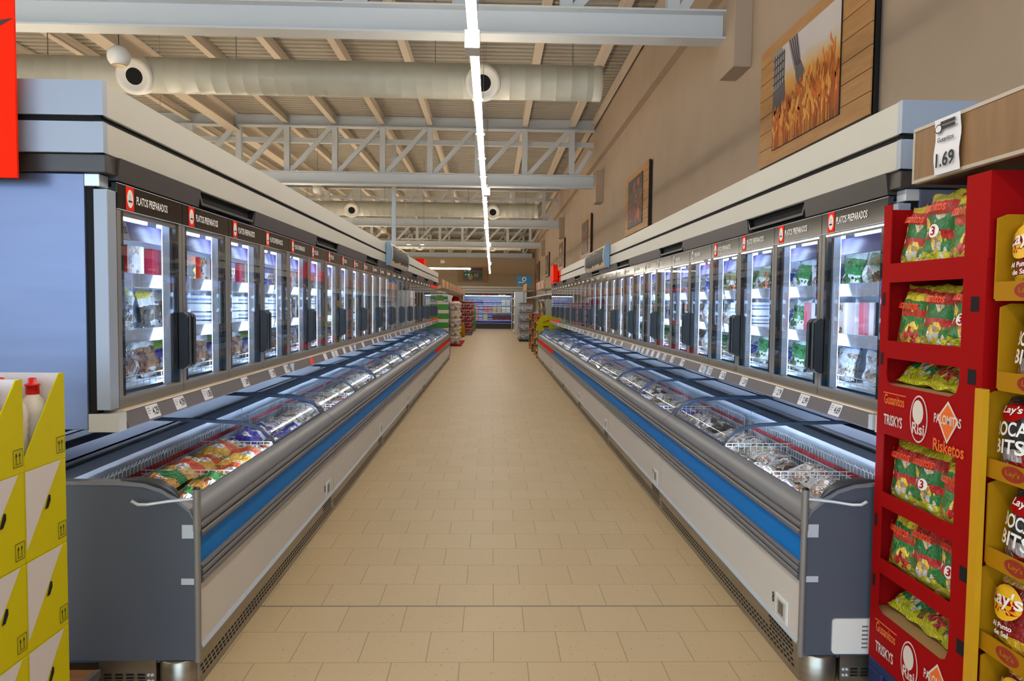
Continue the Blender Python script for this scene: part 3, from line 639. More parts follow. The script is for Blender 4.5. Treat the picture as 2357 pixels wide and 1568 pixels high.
TRAY = [mat('tray_white', (232, 234, 238), .3), bag('tray_print', [(0, (226, 230, 234)), (.3, (150, 160, 190)), (.6, (236, 236, 240))], (), .02, 5, .35, .1)]
# in the upright cabinets
def shelfpt(side, y, u): return ((CX_R+u) if side == 'right' else (CX_L-u), y)
SHN = ['top', 'middle', 'bottom']
def bagk(u, v): return max(0, (1-abs(u)**2.6))*max(0, (1-abs(2*v-1)**5))
def printed(key, w, h, d, seed, m, texts, discs=()):
    vs, fs = pillow(w, h, d, seed, 12, 16, .03, .09)
    b = MB().add(vs, fs, m, True)
    def fn(p):
        u, v = 2*p[0]/w, p[2]/h
        return Vector((p[0], -d/2*bagk(u, v)*1.14-.012, p[2]))
    for x, z, rx, rz, mm in discs:
        rg = [(0, 0)]+[(r*math.cos(2*PI*k/20), r*math.sin(2*PI*k/20)) for r in (.5, 1) for k in range(20)]
        q = [fn(Vector((x+a*rx, 0, z+c*rz)))+Vector((0, .002, 0)) for a, c in rg]
        b.add(q, [(0, 1+k, 1+(k+1) % 20) for k in range(20)]+[(1+k, 21+k, 21+(k+1) % 20, 1+(k+1) % 20) for k in range(20)], mm)
    for t_ in texts:
        s_, x, z, hh, ww, mm = t_[:6]
        b.text(s_, (x, 0, z), *((t_[6], t_[7]) if len(t_) > 6 else ((1, 0, 0), (0, 0, 1))), hh, mm, ww, True, fn)
    return b.mesh(key)
NUG = printed('frozen_bag', .19, .185, .09, 5, FILM[3][1], [('NUGGETS', 0, .105, .022, .1, M['pw']), ('DE POLLO', 0, .075, .022, .11, M['pw'])])
for side in ('left', 'right'):
    y0c = CY_R if side == 'right' else CY_L
    for j in range(28):
        rnd = random.Random(100*j+(side == 'right'))
        for q in range(3):
            if j > 9 and q == 1: continue
            if q == 1 and (side, j) in (('left', 2), ('left', 3), ('left', 4), ('right', 3), ('left', 6)):
                for c in range(2):
                    for l in range(4):
                        item('frozen_tray', box_mesh(.24, .16, .042), TRAY[(c+l) % 2], f'white shallow food tray, {ORD[l]} from the bottom, {["near", "far"][c]} stack, {ORD[j]} {side} cabinet door', 'food tray', 'stacked white trays in the cabinets',
                             (*shelfpt(side, y0c+j*DW+.18+.27*c, .22), SH[q]+.002+.05*l), (0, 0, PI/2))
                continue
            nb = (3 if j < 8 else 2)
            isbox = (side == 'left' and q == 0) or (q == 1 and rnd.random() < .35) or j > 11
            step = (DW-.1)/nb
            kinds = []
            base = rnd.randrange(7)
            for k in range(nb):
                y = y0c+j*DW+.05+step*(k+.5)
                x, _ = shelfpt(side, y, .2+.03*rnd.random())
                where = f'{ORD[k]} on the {SHN[q]} shelf, {ORD[j]} {side} cabinet door'
                rz = (-PI/2 if side == 'right' else PI/2)
                if isbox:
                    if side == 'left' and q == 0: nm, m = BOXC[[0, 2, 0, 1, 4][(k+j) % 5] if j != 1 else [1, 1, 2][k]]
                    else: nm, m = BOXC[rnd.randrange(5)] if j > 4 else BOXC[[0, 2, 1][k % 3]]
                    item('frozen_food_box', box_mesh(round(step-.015, 3), .14, .165 if q == 0 else .19), m, nm+', '+where, 'food box', f'boxed frozen food in the {side} cabinets', (x+(.03 if side == 'right' else -.03), y, SH[q]+.001), (0, 0, rz))
                else:
                    c = [2, 4, 4, 2] if (side == 'left' and (j == 0 or (j == 1 and q == 1))) else ([3, 2, 3] if side == 'left' and q == 2 and 0 < j < 5 else ([1, 5, 0, 6] if side == 'right' else [0, 2, 6, 4]))
                    nm, m = FILM[c[(base+k) % len(c)]]
                    v = rnd.randrange(4)
                    item('frozen_bag', NUG if nm == 'purple' and j < 6 else pillow_mesh(('u', v, nb), step*1.06, .215 if q else .2, .1, v), m, nm+' frozen bag, '+where, 'frozen bag', f'frozen bags in the {side} cabinets',
                         (x, y, SH[q]+.004), (rnd.uniform(-.3, -.1), rnd.uniform(-.06, .06), rz))
# in the chests
CHF = [('white clear-wrapped', bag('film_clear', [(0, (222, 224, 226)), (.45, (196, 186, 176)), (.7, (234, 236, 238))], [(.56, (172, 124, 92)), (.68, (240, 242, 244))], .1, 8)),
       ('green and gold', bag('film_nugget', [(0, (214, 150, 40)), (.42, (20, 128, 54)), (.8, (216, 168, 60))], [(.62, (232, 236, 226)), (.7, (190, 96, 30))], .1, 5)),
       ('orange and gold', bag('film_fries', [(0, (226, 176, 60)), (.35, (232, 88, 24)), (.78, (232, 190, 90))], [(.66, (244, 236, 226))], .1, 5)),
       ('dark brown', bag('film_dark', [(0, (60, 44, 36)), (.4, (150, 120, 80)), (.6, (36, 30, 30))], [(.6, (214, 206, 200))], .1, 7)),
       ('blue', bag('film_deepblue', [(0, (60, 50, 170)), (.6, (226, 226, 236)), (.8, (50, 44, 150))], [(.64, (240, 240, 244))], .1, 6)),
       ('cream and olive', bag('film_olive', [(0, (206, 198, 170)), (.4, (120, 116, 70)), (.7, (216, 210, 190))], [(.6, (234, 232, 226))], .1, 6))]
FRY = printed('frozen_pack', .25, (P-.14)/9, .13, 44, CHF[2][1], [('COUNTRY', .01, .2, .032, .12, M['pw'], (0, 0, -1), (1, 0, 0)), ('TWISTER', .055, .2, .03, .11, M['pw'], (0, 0, -1), (1, 0, 0))])
for side in ('left', 'right'):
    for i in range(7):
        rnd = random.Random(900+i*2+(side == 'right'))
        rows = 9 if i < 2 else 6
        for a in range(rows):
            for c in range(2):
                y = (YR if side == 'right' else YL)+i*P+.07+(P-.14)*(a+.5)/rows
                u = .235+c*.25+rnd.uniform(-.01, .01)
                x = XR+u if side == 'right' else XL-u
                if side == 'left' and i == 0: nm, m = CHF[[1, 1, 1, 2, 2, 2, 3, 4, 4][a]]
                elif side == 'left': nm, m = CHF[[5, 0, 5, 0, 0, 5, 0, 3][(a+i) % 8]]
                elif i == 0: nm, m = CHF[[0, 0, 0, 0, 3, 0, 5, 0, 0][a]]
                else: nm, m = CHF[[0, 5, 0, 3, 0, 0, 4, 5][(a+i*3) % 8]]
                v = rnd.randrange(4)
                z = (.63 if i == 0 and side == 'left' else .6)+rnd.uniform(-.02, .03)
                item('frozen_pack', FRY if nm == 'orange and gold' else pillow_mesh(('c', v, rows), .25, (P-.14)/rows*.99, .13, 40+v), m, f'{nm} frozen pack, {ORD[a]} from near end, {["front", "back"][c]} half of {ORD[i]} {side} chest', 'frozen pack', f'packs lying in the {side} chests',
                     (x, y-(P-.14)/rows*.5, z), (-PI/2+rnd.uniform(-.12, .12), rnd.uniform(-.1, .1), rnd.uniform(-.03, .03)))

# ---------------------------------------------------------------- price tickets on the rails of the cabinets
def ticket(side, y, price, red=False, n=0):
    s = 1 if side == 'right' else -1
    x = (CX_R-.0255) if side == 'right' else (CX_L+.0255)
    # local: x to the reader's right, y up, z towards the reader; the rail face leans back
    b = MB(); m = M['tagred'] if red else M['paper']
    b.box(-.056, .056, -.03, .03, -.0008, .0006, m)
    if price:
        b.text(price, (.022, -.018, .0012), (1, 0, 0), (0, 1, 0), .036, M['ink'], .056)
        for q, w_ in enumerate((.026, .03, .02)): b.box(-.05, -.05+w_, .016-q*.011, .0188-q*.011, .0006, .0009, M['railg'])
    lab = (f'white price ticket reading {price} on the {side} price rail' if price else f'{"red" if red else "white"} unreadable price ticket, {ORD[n]} along the {side} price rail')
    o = b.build('price_ticket', None, (x-s*.0018, y, 1.0925), (0, 0, 0)); tag(o, lab, 'price ticket', f'price tickets on the {side} rail')
    up = Vector((s*.024, 0, .064)).normalized(); rt_ = Vector((0, -s, 0)); o.matrix_world = Matrix.Translation(o.location) @ Matrix((rt_, up, rt_.cross(up))).transposed().to_4x4()
o = MB().box(-.07, .0, -.04, .04, 0, .001, M['paper']).text('2.05', (-.035, -.015, .0015), (1, 0, 0), (0, 1, 0), .034, M['ink'], .05).build('price_ticket', None, (CX_L-.112, 3.36, 1.9), (1.35, 0, PI/2))
tag(o, 'white price ticket reading 2.05 on the lavender strip behind the first left cabinet door', 'price ticket')
tl = [(3.28, '4.29'), (3.56, '4.09'), (3.9, '1.85'), (4.5, '3.89'), (5.05, '1.79'), (5.4, '3.99')]
for y, p in tl: ticket('left', y, p)
ticket('left', 6.15, None, True, 6)
n = 7
for y in [6.65, 6.98, 7.12, 7.5, 7.85, 8.6, 9.3, 9.7, 10.3, 10.9, 11.5, 12.1, 12.8, 13.4, 14.1, 14.8, 15.6, 16.4]:
    ticket('left', y, None, False, n); n += 1
tr_ = [(3.47, '4.69'), (3.83, '2.99'), (4.18, '2.79'), (4.76, '2.59'), (5.2, '5.25'), (5.52, '2.47'), (5.72, '4.99'), (6.32, '1.99'), (6.68, '1.19'), (6.98, '1.75')]
for y, p in tr_: ticket('right', y, p)
n = 10
for y in [7.25, 7.5, 7.75, 8.0, 8.35, 8.6, 9.3, 9.8, 10.2, 10.6, 11.0, 11.5, 12.0, 12.6, 13.2, 13.8, 14.4, 15.1, 15.8, 16.6]:
    ticket('right', y, None, n == 24, n); n += 1

# ---------------------------------------------------------------- picture panels on the right wall
PXW = XW-.075
def panel(y0, n, art, label):
    t = thing('wall_picture', label, 'picture', (PXW, y0, 2.99), 0, 'wooden picture panels along the right wall'); w, h = 2.2, 1.17
    MB().box(.03, .073, .02, w-.02, .02, h-.02, M['black']).box(.02, .05, -.006, 0.02, 0, h, M['black']).build('backing', t)
    b = MB(); k = 7
    for i in range(k): b.box(0, .03, 0, w, i*h/k+.006, (i+1)*h/k, M['wood'])
    b.box(.012, .03, 0, w, 0, h, M['black']); b.build('plank_board', t)
    p = MB(); art(p, lambda a, c, d=0: (-.012-d, .46+1.37*(1-a), .12+.93*c)); p.box(-.012, 0, .46, 1.83, .12, 1.05, M['ink']); p.build('print', t)
    return t
def poly(p, F, pts, m, d=.001): p.add([F(a, c, d) for a, c in pts], [tuple(range(len(pts)))], m)
def wheat(p, F):
    bg = bag('wheat_field', [(0, (110, 50, 8)), (.18, (190, 92, 14)), (.4, (214, 124, 24)), (.58, (226, 164, 70)), (.68, (216, 190, 150)), (.78, (214, 204, 200))], (), .06, 6, .5, .0)
    bg.node_tree.nodes['Color Ramp'].color_ramp.interpolation = 'LINEAR'
    poly(p, F, [(0, 0), (1, 0), (1, 1), (0, 1)], bg, .0005)
    g1, g2, g3 = mat('art_grey', (96, 90, 92), .5), mat('art_dark', (58, 52, 56), .5), mat('art_light', (150, 144, 146), .5)
    poly(p, F, [(0, .16), (.14, .1), (.19, .3), (.22, .5), (.2, .66), (0, .62)], g1, .0012); poly(p, F, [(0, .6), (.2, .64), (.2, .92), (.14, 1), (0, 1)], g3, .0013)
    for k in range(5): poly(p, F, [(.02+k*.04, .62), (.035+k*.04, .63), (.035+k*.04, .96), (.02+k*.04, .95)], g2, .0016)
    for k in range(4): poly(p, F, [(0, .66+k*.08), (.2, .68+k*.08), (.2, .70+k*.08), (0, .68+k*.08)], g2, .0017)
    poly(p, F, [(.25, 1), (.4, 1), (.46, .74), (.36, .66)], g3, .0012)
    for k in range(4): poly(p, F, [(.27+k*.035, 1), (.285+k*.035, 1), (.39+k*.02, .70), (.375+k*.02, .69)], g2, .0016)
    poly(p, F, [(.37, .68), (.45, .74), (.52, .6), (.55, .5), (.5, .44), (.4, .44), (.39, .56)], g1, .0014)
    for k, (a, c, e, z) in enumerate(((.4, .45, .405, .27), (.43, .44, .44, .22), (.465, .44, .48, .22), (.5, .45, .52, .28), (.53, .53, .58, .5))):
        poly(p, F, [(a-.016, c), (a+.016, c), (e+.012, z), (e, z-.012), (e-.012, z)], g1, .0018)
    rnd = random.Random(3); tones = [mat('wheat_a', (222, 120, 20), .5), mat('wheat_b', (180, 82, 10), .5), mat('wheat_c', (240, 168, 70), .5)]
    for k in range(190):
        a = rnd.uniform(.02, .98); top = rnd.uniform(.08, .3+.3*a); L = rnd.uniform(.1, .19); m = tones[rnd.randrange(3)]; tilt = rnd.uniform(-.05, .05); w = rnd.uniform(.009, .019)*(1.3 if top < .4 else .8)
        d = .002+.0001*(k % 20)
        poly(p, F, [(a-.002, max(.0, top-.3)), (a+.003, max(.0, top-.3)), (a+.003, top), (a-.002, top)], m, d)
        c2 = min(.99, top+L); e = min(.985, max(.015, a+tilt))
        poly(p, F, [(a, top-.01), (a+w, top+L*.3), (e+w*.8, top+L*.7), (e, c2), (e-w*.8, top+L*.7), (a-w, top+L*.3)], m, d+.0001)
def dark(c1, c2, c3):
    def f(p, F):
        poly(p, F, [(0, 0), (1, 0), (1, 1), (0, 1)], bag('art_'+str(c1[0]), [(0, c1), (.4, c2), (.7, c1)], [(.56, c3), (.66, c2)], .2, 7, .5, .0), .0005)
        rnd = random.Random(c1[0])
        for k in range(9):
            a, c, r = rnd.uniform(.2, .8), rnd.uniform(.1, .9), rnd.uniform(.03, .09)
            poly(p, F, [(a+r*math.cos(2*PI*q/12), c+1.3*r*math.sin(2*PI*q/12)) for q in range(12)], mat(f'artdot{c1[0]}{k%3}', tuple(min(255, int(v*(.8+.3*(k % 3)))) for v in c3), .5), .001+.0002*k)
    return f
panel(5.28, 0, wheat, 'wood-framed print of a hand over golden wheat on the right wall')
for i, (nm, cs) in enumerate((('dark print with orange peppers', ((52, 44, 40), (84, 66, 56), (150, 70, 36))), ('dark print with brown loaves', ((60, 46, 40), (110, 72, 50), (120, 40, 30))), ('grey-brown print', ((66, 56, 50), (104, 84, 64), (150, 110, 70))),
                              ('brown print', ((72, 58, 46), (120, 90, 62), (140, 90, 50))), ('small dark print', ((58, 50, 48), (90, 76, 64), (120, 96, 70))))):
    panel(12.83+7.55*i, i+1, dark(*cs), f'wood-framed {nm} on the right wall, {ORD[i+1]} picture from the viewer')
t = thing('wall_picture', 'wide wood-framed avocado print on the back wall', 'picture', (-2.27, YB-.08, 3.04))
MB().box(0, 1.95, .03, .075, 0, 1.0, M['black']).build('backing', t)
b = MB()
for i in range(6): b.box(0, 1.95, 0, .03, i*1/6+.005, (i+1)/6, M['wood'])
b.build('plank_board', t)
b = MB().box(.32, 1.63, -.012, 0, .08, .92, bag('avo_ground', [(0, (88, 74, 66)), (.5, (116, 98, 90)), (.8, (62, 54, 50))], [(.58, (70, 84, 56))], .2, 6, .5, 0))
for x, z, rx, rz, c in ((.82, .32, .17, .2, (120, 130, 50)), (.82, .32, .145, .175, (206, 200, 110)), (.84, .27, .06, .07, (160, 150, 70)), (1.2, .42, .16, .12, (96, 80, 40)), (1.2, .42, .14, .1, (214, 196, 120)), (1.2, .42, .06, .05, (120, 84, 50))):
    b.disc((x, -.0125-.0008*len(b.f)/10, z), (rx, 0, 0), (0, 0, rz), mat('avo%d%d' % (c[0], c[1]), c, .5), 20)
b.build('print', t)

# ---------------------------------------------------------------- left foreground: yellow bottle cartons
def carton(y0, z0, open_, label):
    t = thing('bottle_carton', label, 'carton', (-1.45, y0, z0), 0, 'stacked yellow bottle cartons'); w, h, d = .218, .289, .36
    Y, G = M['yel'], M['grey']
    tri = [(0, h), (.86*w, h), (0, .13*h)]
    if open_:
        b = MB().prism([(0, 0), (w, 0), (w, h), (.86*w, h), (0, .13*h)], 'x', -.004, 0, Y).box(-d, -.004, w-.004, w, 0, h, Y).box(-d, -.004, .0, .004, 0, h*.9, Y).box(-d, -.004, .004, w-.004, 0, .004, G)
        b.box(-d+.004, -.006, w-.006, w-.004, .004, h, G)
        n = 14; pr = [(0, 0)]+[(w, 0)]+[(w-w*k/n, h-.008*(k % 2)-.004*random.random()) for k in range(n+1)]; b.prism(pr, 'x', -d, -d+.004, G)
        b.build('tray_body', t)
    else:
        MB().box(-d, 0, 0, w, 0, h, Y).build('carton_body', t, bevel=.002)
        b = MB().add([(.0012, p[0]+.001, p[1]-.001) for p in tri], [(0, 2, 1)], G); b.build('pale_corner', t)
        b = MB().add([(.002, .50*w+a, .56*h+c) for a, c in ((-.012, -.018), (.004, -.018), (.018, .004), (.018, .022), (.008, .026))], [(0, 1, 2, 3, 4)], M['void']); b.build('hand_hole', t)
    b = MB(); q = .0022
    for y, z, a, c in ((.165, .022, .045, .002), (.165, .075, .045, .002), (.165, .022, .002, .055), (.208, .022, .002, .055), (.174, .03, .028, .002)): b.quad((q, y, z), (0, a, 0), (0, 0, c), M['ink'])
    for y in (.178, .194): b.quad((q, y, .034), (0, .003, 0), (0, 0, .026), M['ink']).add([(q, y-.003, .055), (q, y+.006, .055), (q, y+.0015, .068)], [(0, 1, 2)], M['ink'])
    b.build('arrow_mark', t)
    return t
TN = ['bottom', 'third', 'second']
for c, y0 in enumerate((2.281, 2.061)):
    for k in range(3): carton(y0, .18+k*.29, False, f'closed yellow and grey carton, {["right", "left"][c]} column, {["bottom", "middle", "upper"][k]} tier of the stack')
    carton(y0, 1.05, True, f'open yellow tray carton holding bottles on top of the {["right", "left"][c]} column')
def bottle():
    t = thing('detergent_bottle', 'x', 'bottle', (0, 0, 0), 0, 'white bottles in the open yellow cartons')
    pr = [(0, 0), (.04, .0), (.043, .01)]+[(.043-.0025*(k % 2), .02+k*.011) for k in range(13)]+[(.042, .17), (.035, .195), (.02, .212), (.017, .225)]
    MB().lathe(pr, (0, 0, 0), M['milk'], 20).build('bottle_body', t)
    MB().lathe([(.02, .218), (.021, .222), (.02, .246), (.0235, .247), (.0235, .252), (.013, .256), (.012, .272), (0, .273)], (0, 0, 0), M['cap'], 16).build('cap', t)
    return t
bt = bottle(); first = True
for c, y0 in enumerate((2.281, 2.061)):
    for a in range(2):
        for e in range(3):
            o = bt if first else copy_tree(bt); first = False
            place(o, (-1.52-e*.105, y0+.058+a*.102, 1.055), 0, f'white red-capped bottle, {["front", "middle", "back"][e]} {["left", "right"][a]} in the {["right", "left"][c]} open yellow carton')
t = thing('wooden_pallet', 'low wooden pallet under the yellow carton stack', 'pallet', (-1.46, 1.98, 0))
for k in range(5): MB().box(-.38+k*.08, -.32+k*.08, 0, .53, .155, .178, M['card']).build('deck_board', t)
for y in (0, .24, .47): MB().box(-.38, 0, y, y+.06, 0, .155, M['card']).build('bearer', t)
t = thing('shelf_plinth', 'wooden low plinth with grey edge beside the left freezer end', 'plinth', (-1.55, 2.6, 0))
MB().box(-.6, -.02, 0, .28, .085, .11, M['wooddk']).build('plinth_top', t); MB().box(-.02, 0, -.0, .28, .08, .112, M['railg']).build('edge_trim', t)
MB().box(-.2, -.06, .18, .27, 0, .085, M['wooddk']).build('leg', t); MB().box(-.58, -.4, .02, .27, 0, .085, M['void']).build('leg', t)
t = thing('promotional_sign', 'plain red promotional sign fixed at the near end of the left canopy', 'sign', (-1.82, 2.86, 2.05))
MB().box(-.75, 0, 0, .012, 0, .95, M['red']).build('sign_panel', t, bevel=.002)
MB().add([(-.09, -.001, .585), (-.0, -.001, .60), (-.05, -.001, .57), (-.12, -.001, .565)], [(3, 2, 1, 0)], mat('mark_brown', (70, 20, 14), .6)).build('printed_mark', t)
MB().box(-.5, -.4, .012, .07, .3, .36, M['alu']).build('bracket', t)

# ---------------------------------------------------------------- right foreground: red snack display
sg = bag('snack_green', [(0, (206, 206, 30)), (.2, (40, 130, 60)), (.36, (196, 40, 36)), (.48, (36, 120, 60)), (.68, (190, 40, 30)), (.86, (220, 200, 30))], [(.62, (228, 170, 60)), (.70, (214, 214, 200))], .05, 5, .25, .5)
sy = bag('snack_yellow', [(0, (210, 204, 30)), (.22, (60, 140, 70)), (.5, (206, 60, 30)), (.62, (50, 130, 70)), (.74, (226, 206, 40)), (.86, (196, 60, 40)), (.93, (228, 206, 40))], [(.6, (232, 180, 70)), (.7, (200, 40, 36))], .05, 5, .25, .5)
ol = mat('snack_lettering', (232, 70, 24), .4)
SB = [printed('snack_bag', .2, .25, .09, 21, sg, [('Gusanitos', 0, .18, .034, .125, ol), ('3', .03, .1, .03, .018, M['redd'])], [(.03, .115, .022, .022, M['pw'])]),
      printed('snack_bag', .2, .25, .09, 22, sy, [('Gusanitos', 0, .15, .036, .125, ol)]),
      printed('snack_bag', .2, .25, .09, 23, sg, [('Gusanitos', 0, .175, .036, .125, ol)])]
DX, DY0, DY1 = 1.58, 2.29, 2.915
t = thing('snack_display', 'tall red cardboard snack display tower beside the right freezer end', 'display stand', (DX, DY0, 0)); DWD = DY1-DY0
b = MB(); R = M['redd']
rows = [(.15, .36), (.52, .58), (.79, .85), (1.085, 1.285), (1.39, 1.46), (1.69, 1.765)]
for z0, z1 in rows: b.box(0, .005, .115, DWD-.055, z0, z1, R)
b.box(0, .005, DWD-.055, DWD, .15, 2.0, R).box(0, .005, 0, .115, .15, 2.03, R)
for z0 in (.36, 1.285):      # rounded lower corners of the bottom openings
    for y, sg_ in ((DWD-.055, -1), (.115, 1)): b.add([(0, y, z0), (0, y+sg_*.05, z0), (0, y+sg_*.015, z0+.015), (0, y, z0+.05)], [(0, 3, 2, 1) if sg_ < 0 else (0, 1, 2, 3)], R)
for z in (.45, .7, 1.36, 1.6): b.quad((-.0012, DWD-.012, z), (0, -.02, 0), (0, 0, .05), M['void']); b.quad((-.0012, .07, z-.02), (0, -.04, 0), (0, 0, .05), M['void'])
Rr, Uu = (0, -1, 0), (0, 0, 1); xx = -.0015; wl = mat('logo_white', (226, 216, 206), .5)
for z in (.15, 1.08):
    b.text('Gusanitos', (xx-.001, DWD-.125, z+.128), Rr, Uu, .04, M['orange'], .14).box(xx, 0, DWD-.2, DWD-.045, z+.17, z+.174, M['orange']).text('TRISKYS', (xx-.001, DWD-.12, z+.045), Rr, Uu, .042, wl, .13)
    b.disc((xx, DWD-.29, z+.1), (0, -.055, 0), (0, 0, .088), wl, 28).disc((xx-.0006, DWD-.29, z+.1), (0, -.05, 0), (0, 0, .082), R, 28).disc((xx-.0009, DWD-.285, z+.125), (0, -.034, 0), (0, 0, .045), wl, 24).text('Risi', (xx-.0014, DWD-.29, z+.043), Rr, Uu, .042, wl, .075)
    b.add([(xx-.0004, DWD-.46+a, z+.115+c) for a, c in ((.06, .01), (0, -.075), (-.06, .01), (0, .075))], [(0, 3, 2, 1)][::1], wl).add([(xx-.0008, DWD-.46+a, z+.115+c) for a, c in ((.05, .01), (0, -.064), (-.05, .01), (0, .064))], [(0, 3, 2, 1)], M['orange'])
    b.text('PALOMITAS', (xx-.0016, DWD-.46, z+.105), Rr, Uu, .034, wl, .15).text('Risketos', (xx-.0016, DWD-.47, z-.0+.005), Rr, Uu, .045, M['orange'], .17)
b.build('front_board', t)
MB().box(.005, .4, DWD-.004, DWD, .15, 1.985, R).build('side_board', t); MB().box(.005, .4, 0, .004, .15, 2.03, R).build('side_board', t); MB().box(.396, .4, .004, DWD-.004, .15, 2.0, M['card']).build('back_board', t)
MB().box(.005, .012, 0, .12, 1.95, 2.03, R).box(.0, .4, -.004, .0, 1.75, 2.03, R).build('crown', t)
SHZ = (.36, .53, .80, 1.285, 1.40, 1.70)
for z in (.36, .545, .815, 1.285, 1.425, 1.73): MB().box(.006, .395, .005, DWD-.005, z-.004, z, M['card']).build('shelf', t)
for r, z in enumerate((.37, .55, .82, 1.29, 1.43, 1.735)):
    rnd = random.Random(60+r)
    hs = [.6, 1, 1, .42, 1, 1][r]
    for k in range(3):
        y = DY1-.125-k*.157; lay = r in (0, 3)
        o = link('snack_bag', SB[(r+k) % 3], None, (DX+.056, y, z+(-.06 if lay else 0)), (rnd.uniform(-.2, -.1), (0 if k else .12)*(1 if r == 5 else .4)+rnd.uniform(-.05, .05), -PI/2))
        if lay: o.rotation_euler = (-1.0, 0, -PI/2); o.location.z = z+.005; o.location.x = DX+.06
        if r == 5 and k: o.scale = (1, 1, 1.12)
        tag(o, f'colourful printed snack bag, {ORD[k]} from left on the {["bottom", "second", "third", "fourth", "fifth", "top"][r]} level of red display', 'snack bag', 'snack bags in the red display')
t = thing('plastic_pallet', 'dark blue plastic pallet under the red snack display', 'pallet', (DX, DY0, 0))
MB().box(.0, .42, 0, DWD, .11, .148, M['navy']).build('pallet_deck', t, bevel=.004)
for y in (.0, .26, DWD-.1):
    for x in (.0, .3): MB().box(x, x+.1, y, y+.1, 0, .11, M['navy']).build('foot', t, bevel=.006)

# crisps trays in front of it
cr_ = bag('crisp_red', [(0, (214, 150, 30)), (.16, (226, 180, 40)), (.26, (150, 16, 24)), (.86, (214, 178, 90))], [(.7, (206, 160, 80))], .03, 4, .25, .4)
bb_ = bag('bites_black', [(0, (170, 24, 24)), (.2, (200, 196, 200)), (.34, (36, 36, 44)), (.55, (60, 62, 74)), (.75, (34, 34, 42))], [(.62, (210, 206, 206)), (.7, (190, 30, 28))], .05, 5, .25, .5)
CRB = printed('crisp_bag', .185, .25, .085, 31, cr_, [("Lay's", 0, .142, .058, .125, M['pw']), ('Al Punto', 0, .085, .016, .08, M['pw']), ('de Sal', 0, .062, .016, .06, M['pw'])], [(0, .165, .062, .055, mat('disc_yellow', (232, 180, 30), .4)), (0, .155, .068, .026, M['redd'])])
BTB = printed('crisp_bag', .185, .25, .085, 32, bb_, [('BOCA', 0, .125, .045, .13, M['pw']), ('BITS', 0, .07, .045, .12, M['pw']), ("Lay's", 0, .19, .03, .08, M['pw'])], [(0, .2, .05, .03, M['redd'])])
for k, z in enumerate((.215, .495, .775, 1.055, 1.335, 1.615)):
    n = ['bottom', 'second', 'third', 'fourth', 'fifth', 'top'][k]; dy = [.0, .02, .0, .03, -.02, .01][k]
    t = thing('display_tray', f'yellow cardboard crisps tray, {n} of the stack beside the red display', 'tray', (1.585, 1.72+dy, z), 0, 'stacked yellow crisps trays'); L = .53
    MB().box(0, .3, 0, L, 0, .006, M['gold']).build('tray_floor', t); MB().prism([(0, 0), (.3, 0), (.3, .272), (.03, .272), (0, .26)], 'y', L-.006, L, M['gold']).build('side_wall', t); MB().prism([(0, 0), (.3, 0), (.3, .272), (.03, .272), (0, .26)], 'y', 0, .006, M['gold']).build('side_wall', t)
    MB().box(.294, .3, .006, L-.006, .006, .272, M['black']).build('back_wall', t)
    MB().box(0, .005, .006, L-.006, .006, .06, M['gold']).disc((-.001, L-.14, .032), (0, -.05, 0), (0, 0, .024), M['maroon'], 20).text("Lay's", (-.0018, L-.14, .02), Rr, Uu, .022, M['gold'], .06).build('front_lip', t)
    for e in range(2):
        y = 1.72+dy+L-.105-e*.19
        o = link('crisp_bag', CRB if k in (0, 1, 5) else BTB, None, (1.585+.055, y, z+.012), (-.12, (-.08 if k % 2 else .05), -PI/2))
        tag(o, f'{"red" if k in (0, 1, 5) else "black and white"} crisps bag, {["left", "right"][e]} in the {n} yellow tray', 'crisps bag', 'crisps bags in the yellow trays')
tag(MB().box(1.555, 1.575, 2.245, 2.285, 0.0, 1.335, mat('board_yellow', (204, 152, 8), .5)).build('corner_board'), 'narrow yellow upright corner board between the red display and yellow trays', 'board')
t = thing('tray_base', 'dark base pallet under the yellow crisps trays', 'pallet', (1.6, 1.73, 0)); MB().box(0, .3, 0, .5, .17, .212, M['navy']).build('pallet_deck', t)
for y in (0, .4): MB().box(0, .3, y, y+.1, 0, .17, M['navy']).build('foot', t)
t = thing('header_shelf', 'oak header board and black top shelf above the red display', 'shelf', (1.56, 1.5, 0))
MB().box(0, .018, .008, 1.18, 2.06, 2.24, noisy('header_oak', (122, 90, 54), (138, 104, 66), 2.2, .55, (1, 9, 1))).build('header_board', t)
e = MB()
for a in ((-.003, .02, 0, 1.19, 2.238, 2.25), (-.003, .02, 0, 1.19, 2.05, 2.062), (-.003, .02, 1.18, 1.19, 2.06, 2.24)): e.box(*a, mat('edge_grey', (176, 166, 150), .4))
e.build('edge_frame', t); MB().box(.02, .7, 0, 1.19, 2.05, 2.06, M['black']).box(.02, .7, 1.18, 1.19, 2.06, 2.1, M['cream']).build('top_shelf', t); MB().box(.66, .7, .3, .36, 0, 2.05, M['alu']).box(.66, .7, 1.1, 1.16, 0, 2.05, M['alu']).build('upright', t)
b = MB(); vs = []; n = 8
for k in range(n+1):
    q = k/n; x = -.004-.006*math.sin(q*PI*1.5)**2; vs += [(x, .07, .19*q), (x, -.07, .19*q)]
b.add(vs, [(2*k, 2*k+1, 2*k+3, 2*k+2) for k in range(n)], M['paper'])
xx = -.014
b.text('1.69', (xx, .0, .022), Rr, Uu, .05, M['ink'], .1).text('Gusanitos', (xx, .0, .108), Rr, Uu, .016, M['ink'], .09).disc((xx, .04, .155), (0, -.02, 0), (0, 0, .016), M['ink'], 20).disc((xx-.0005, .04, .155), (0, -.016, 0), (0, 0, .012), M['paper'], 20)
for q in range(2): b.quad((xx, .03, .15+q*.016), (0, -.08, 0), (0, 0, .011), M['ink'])
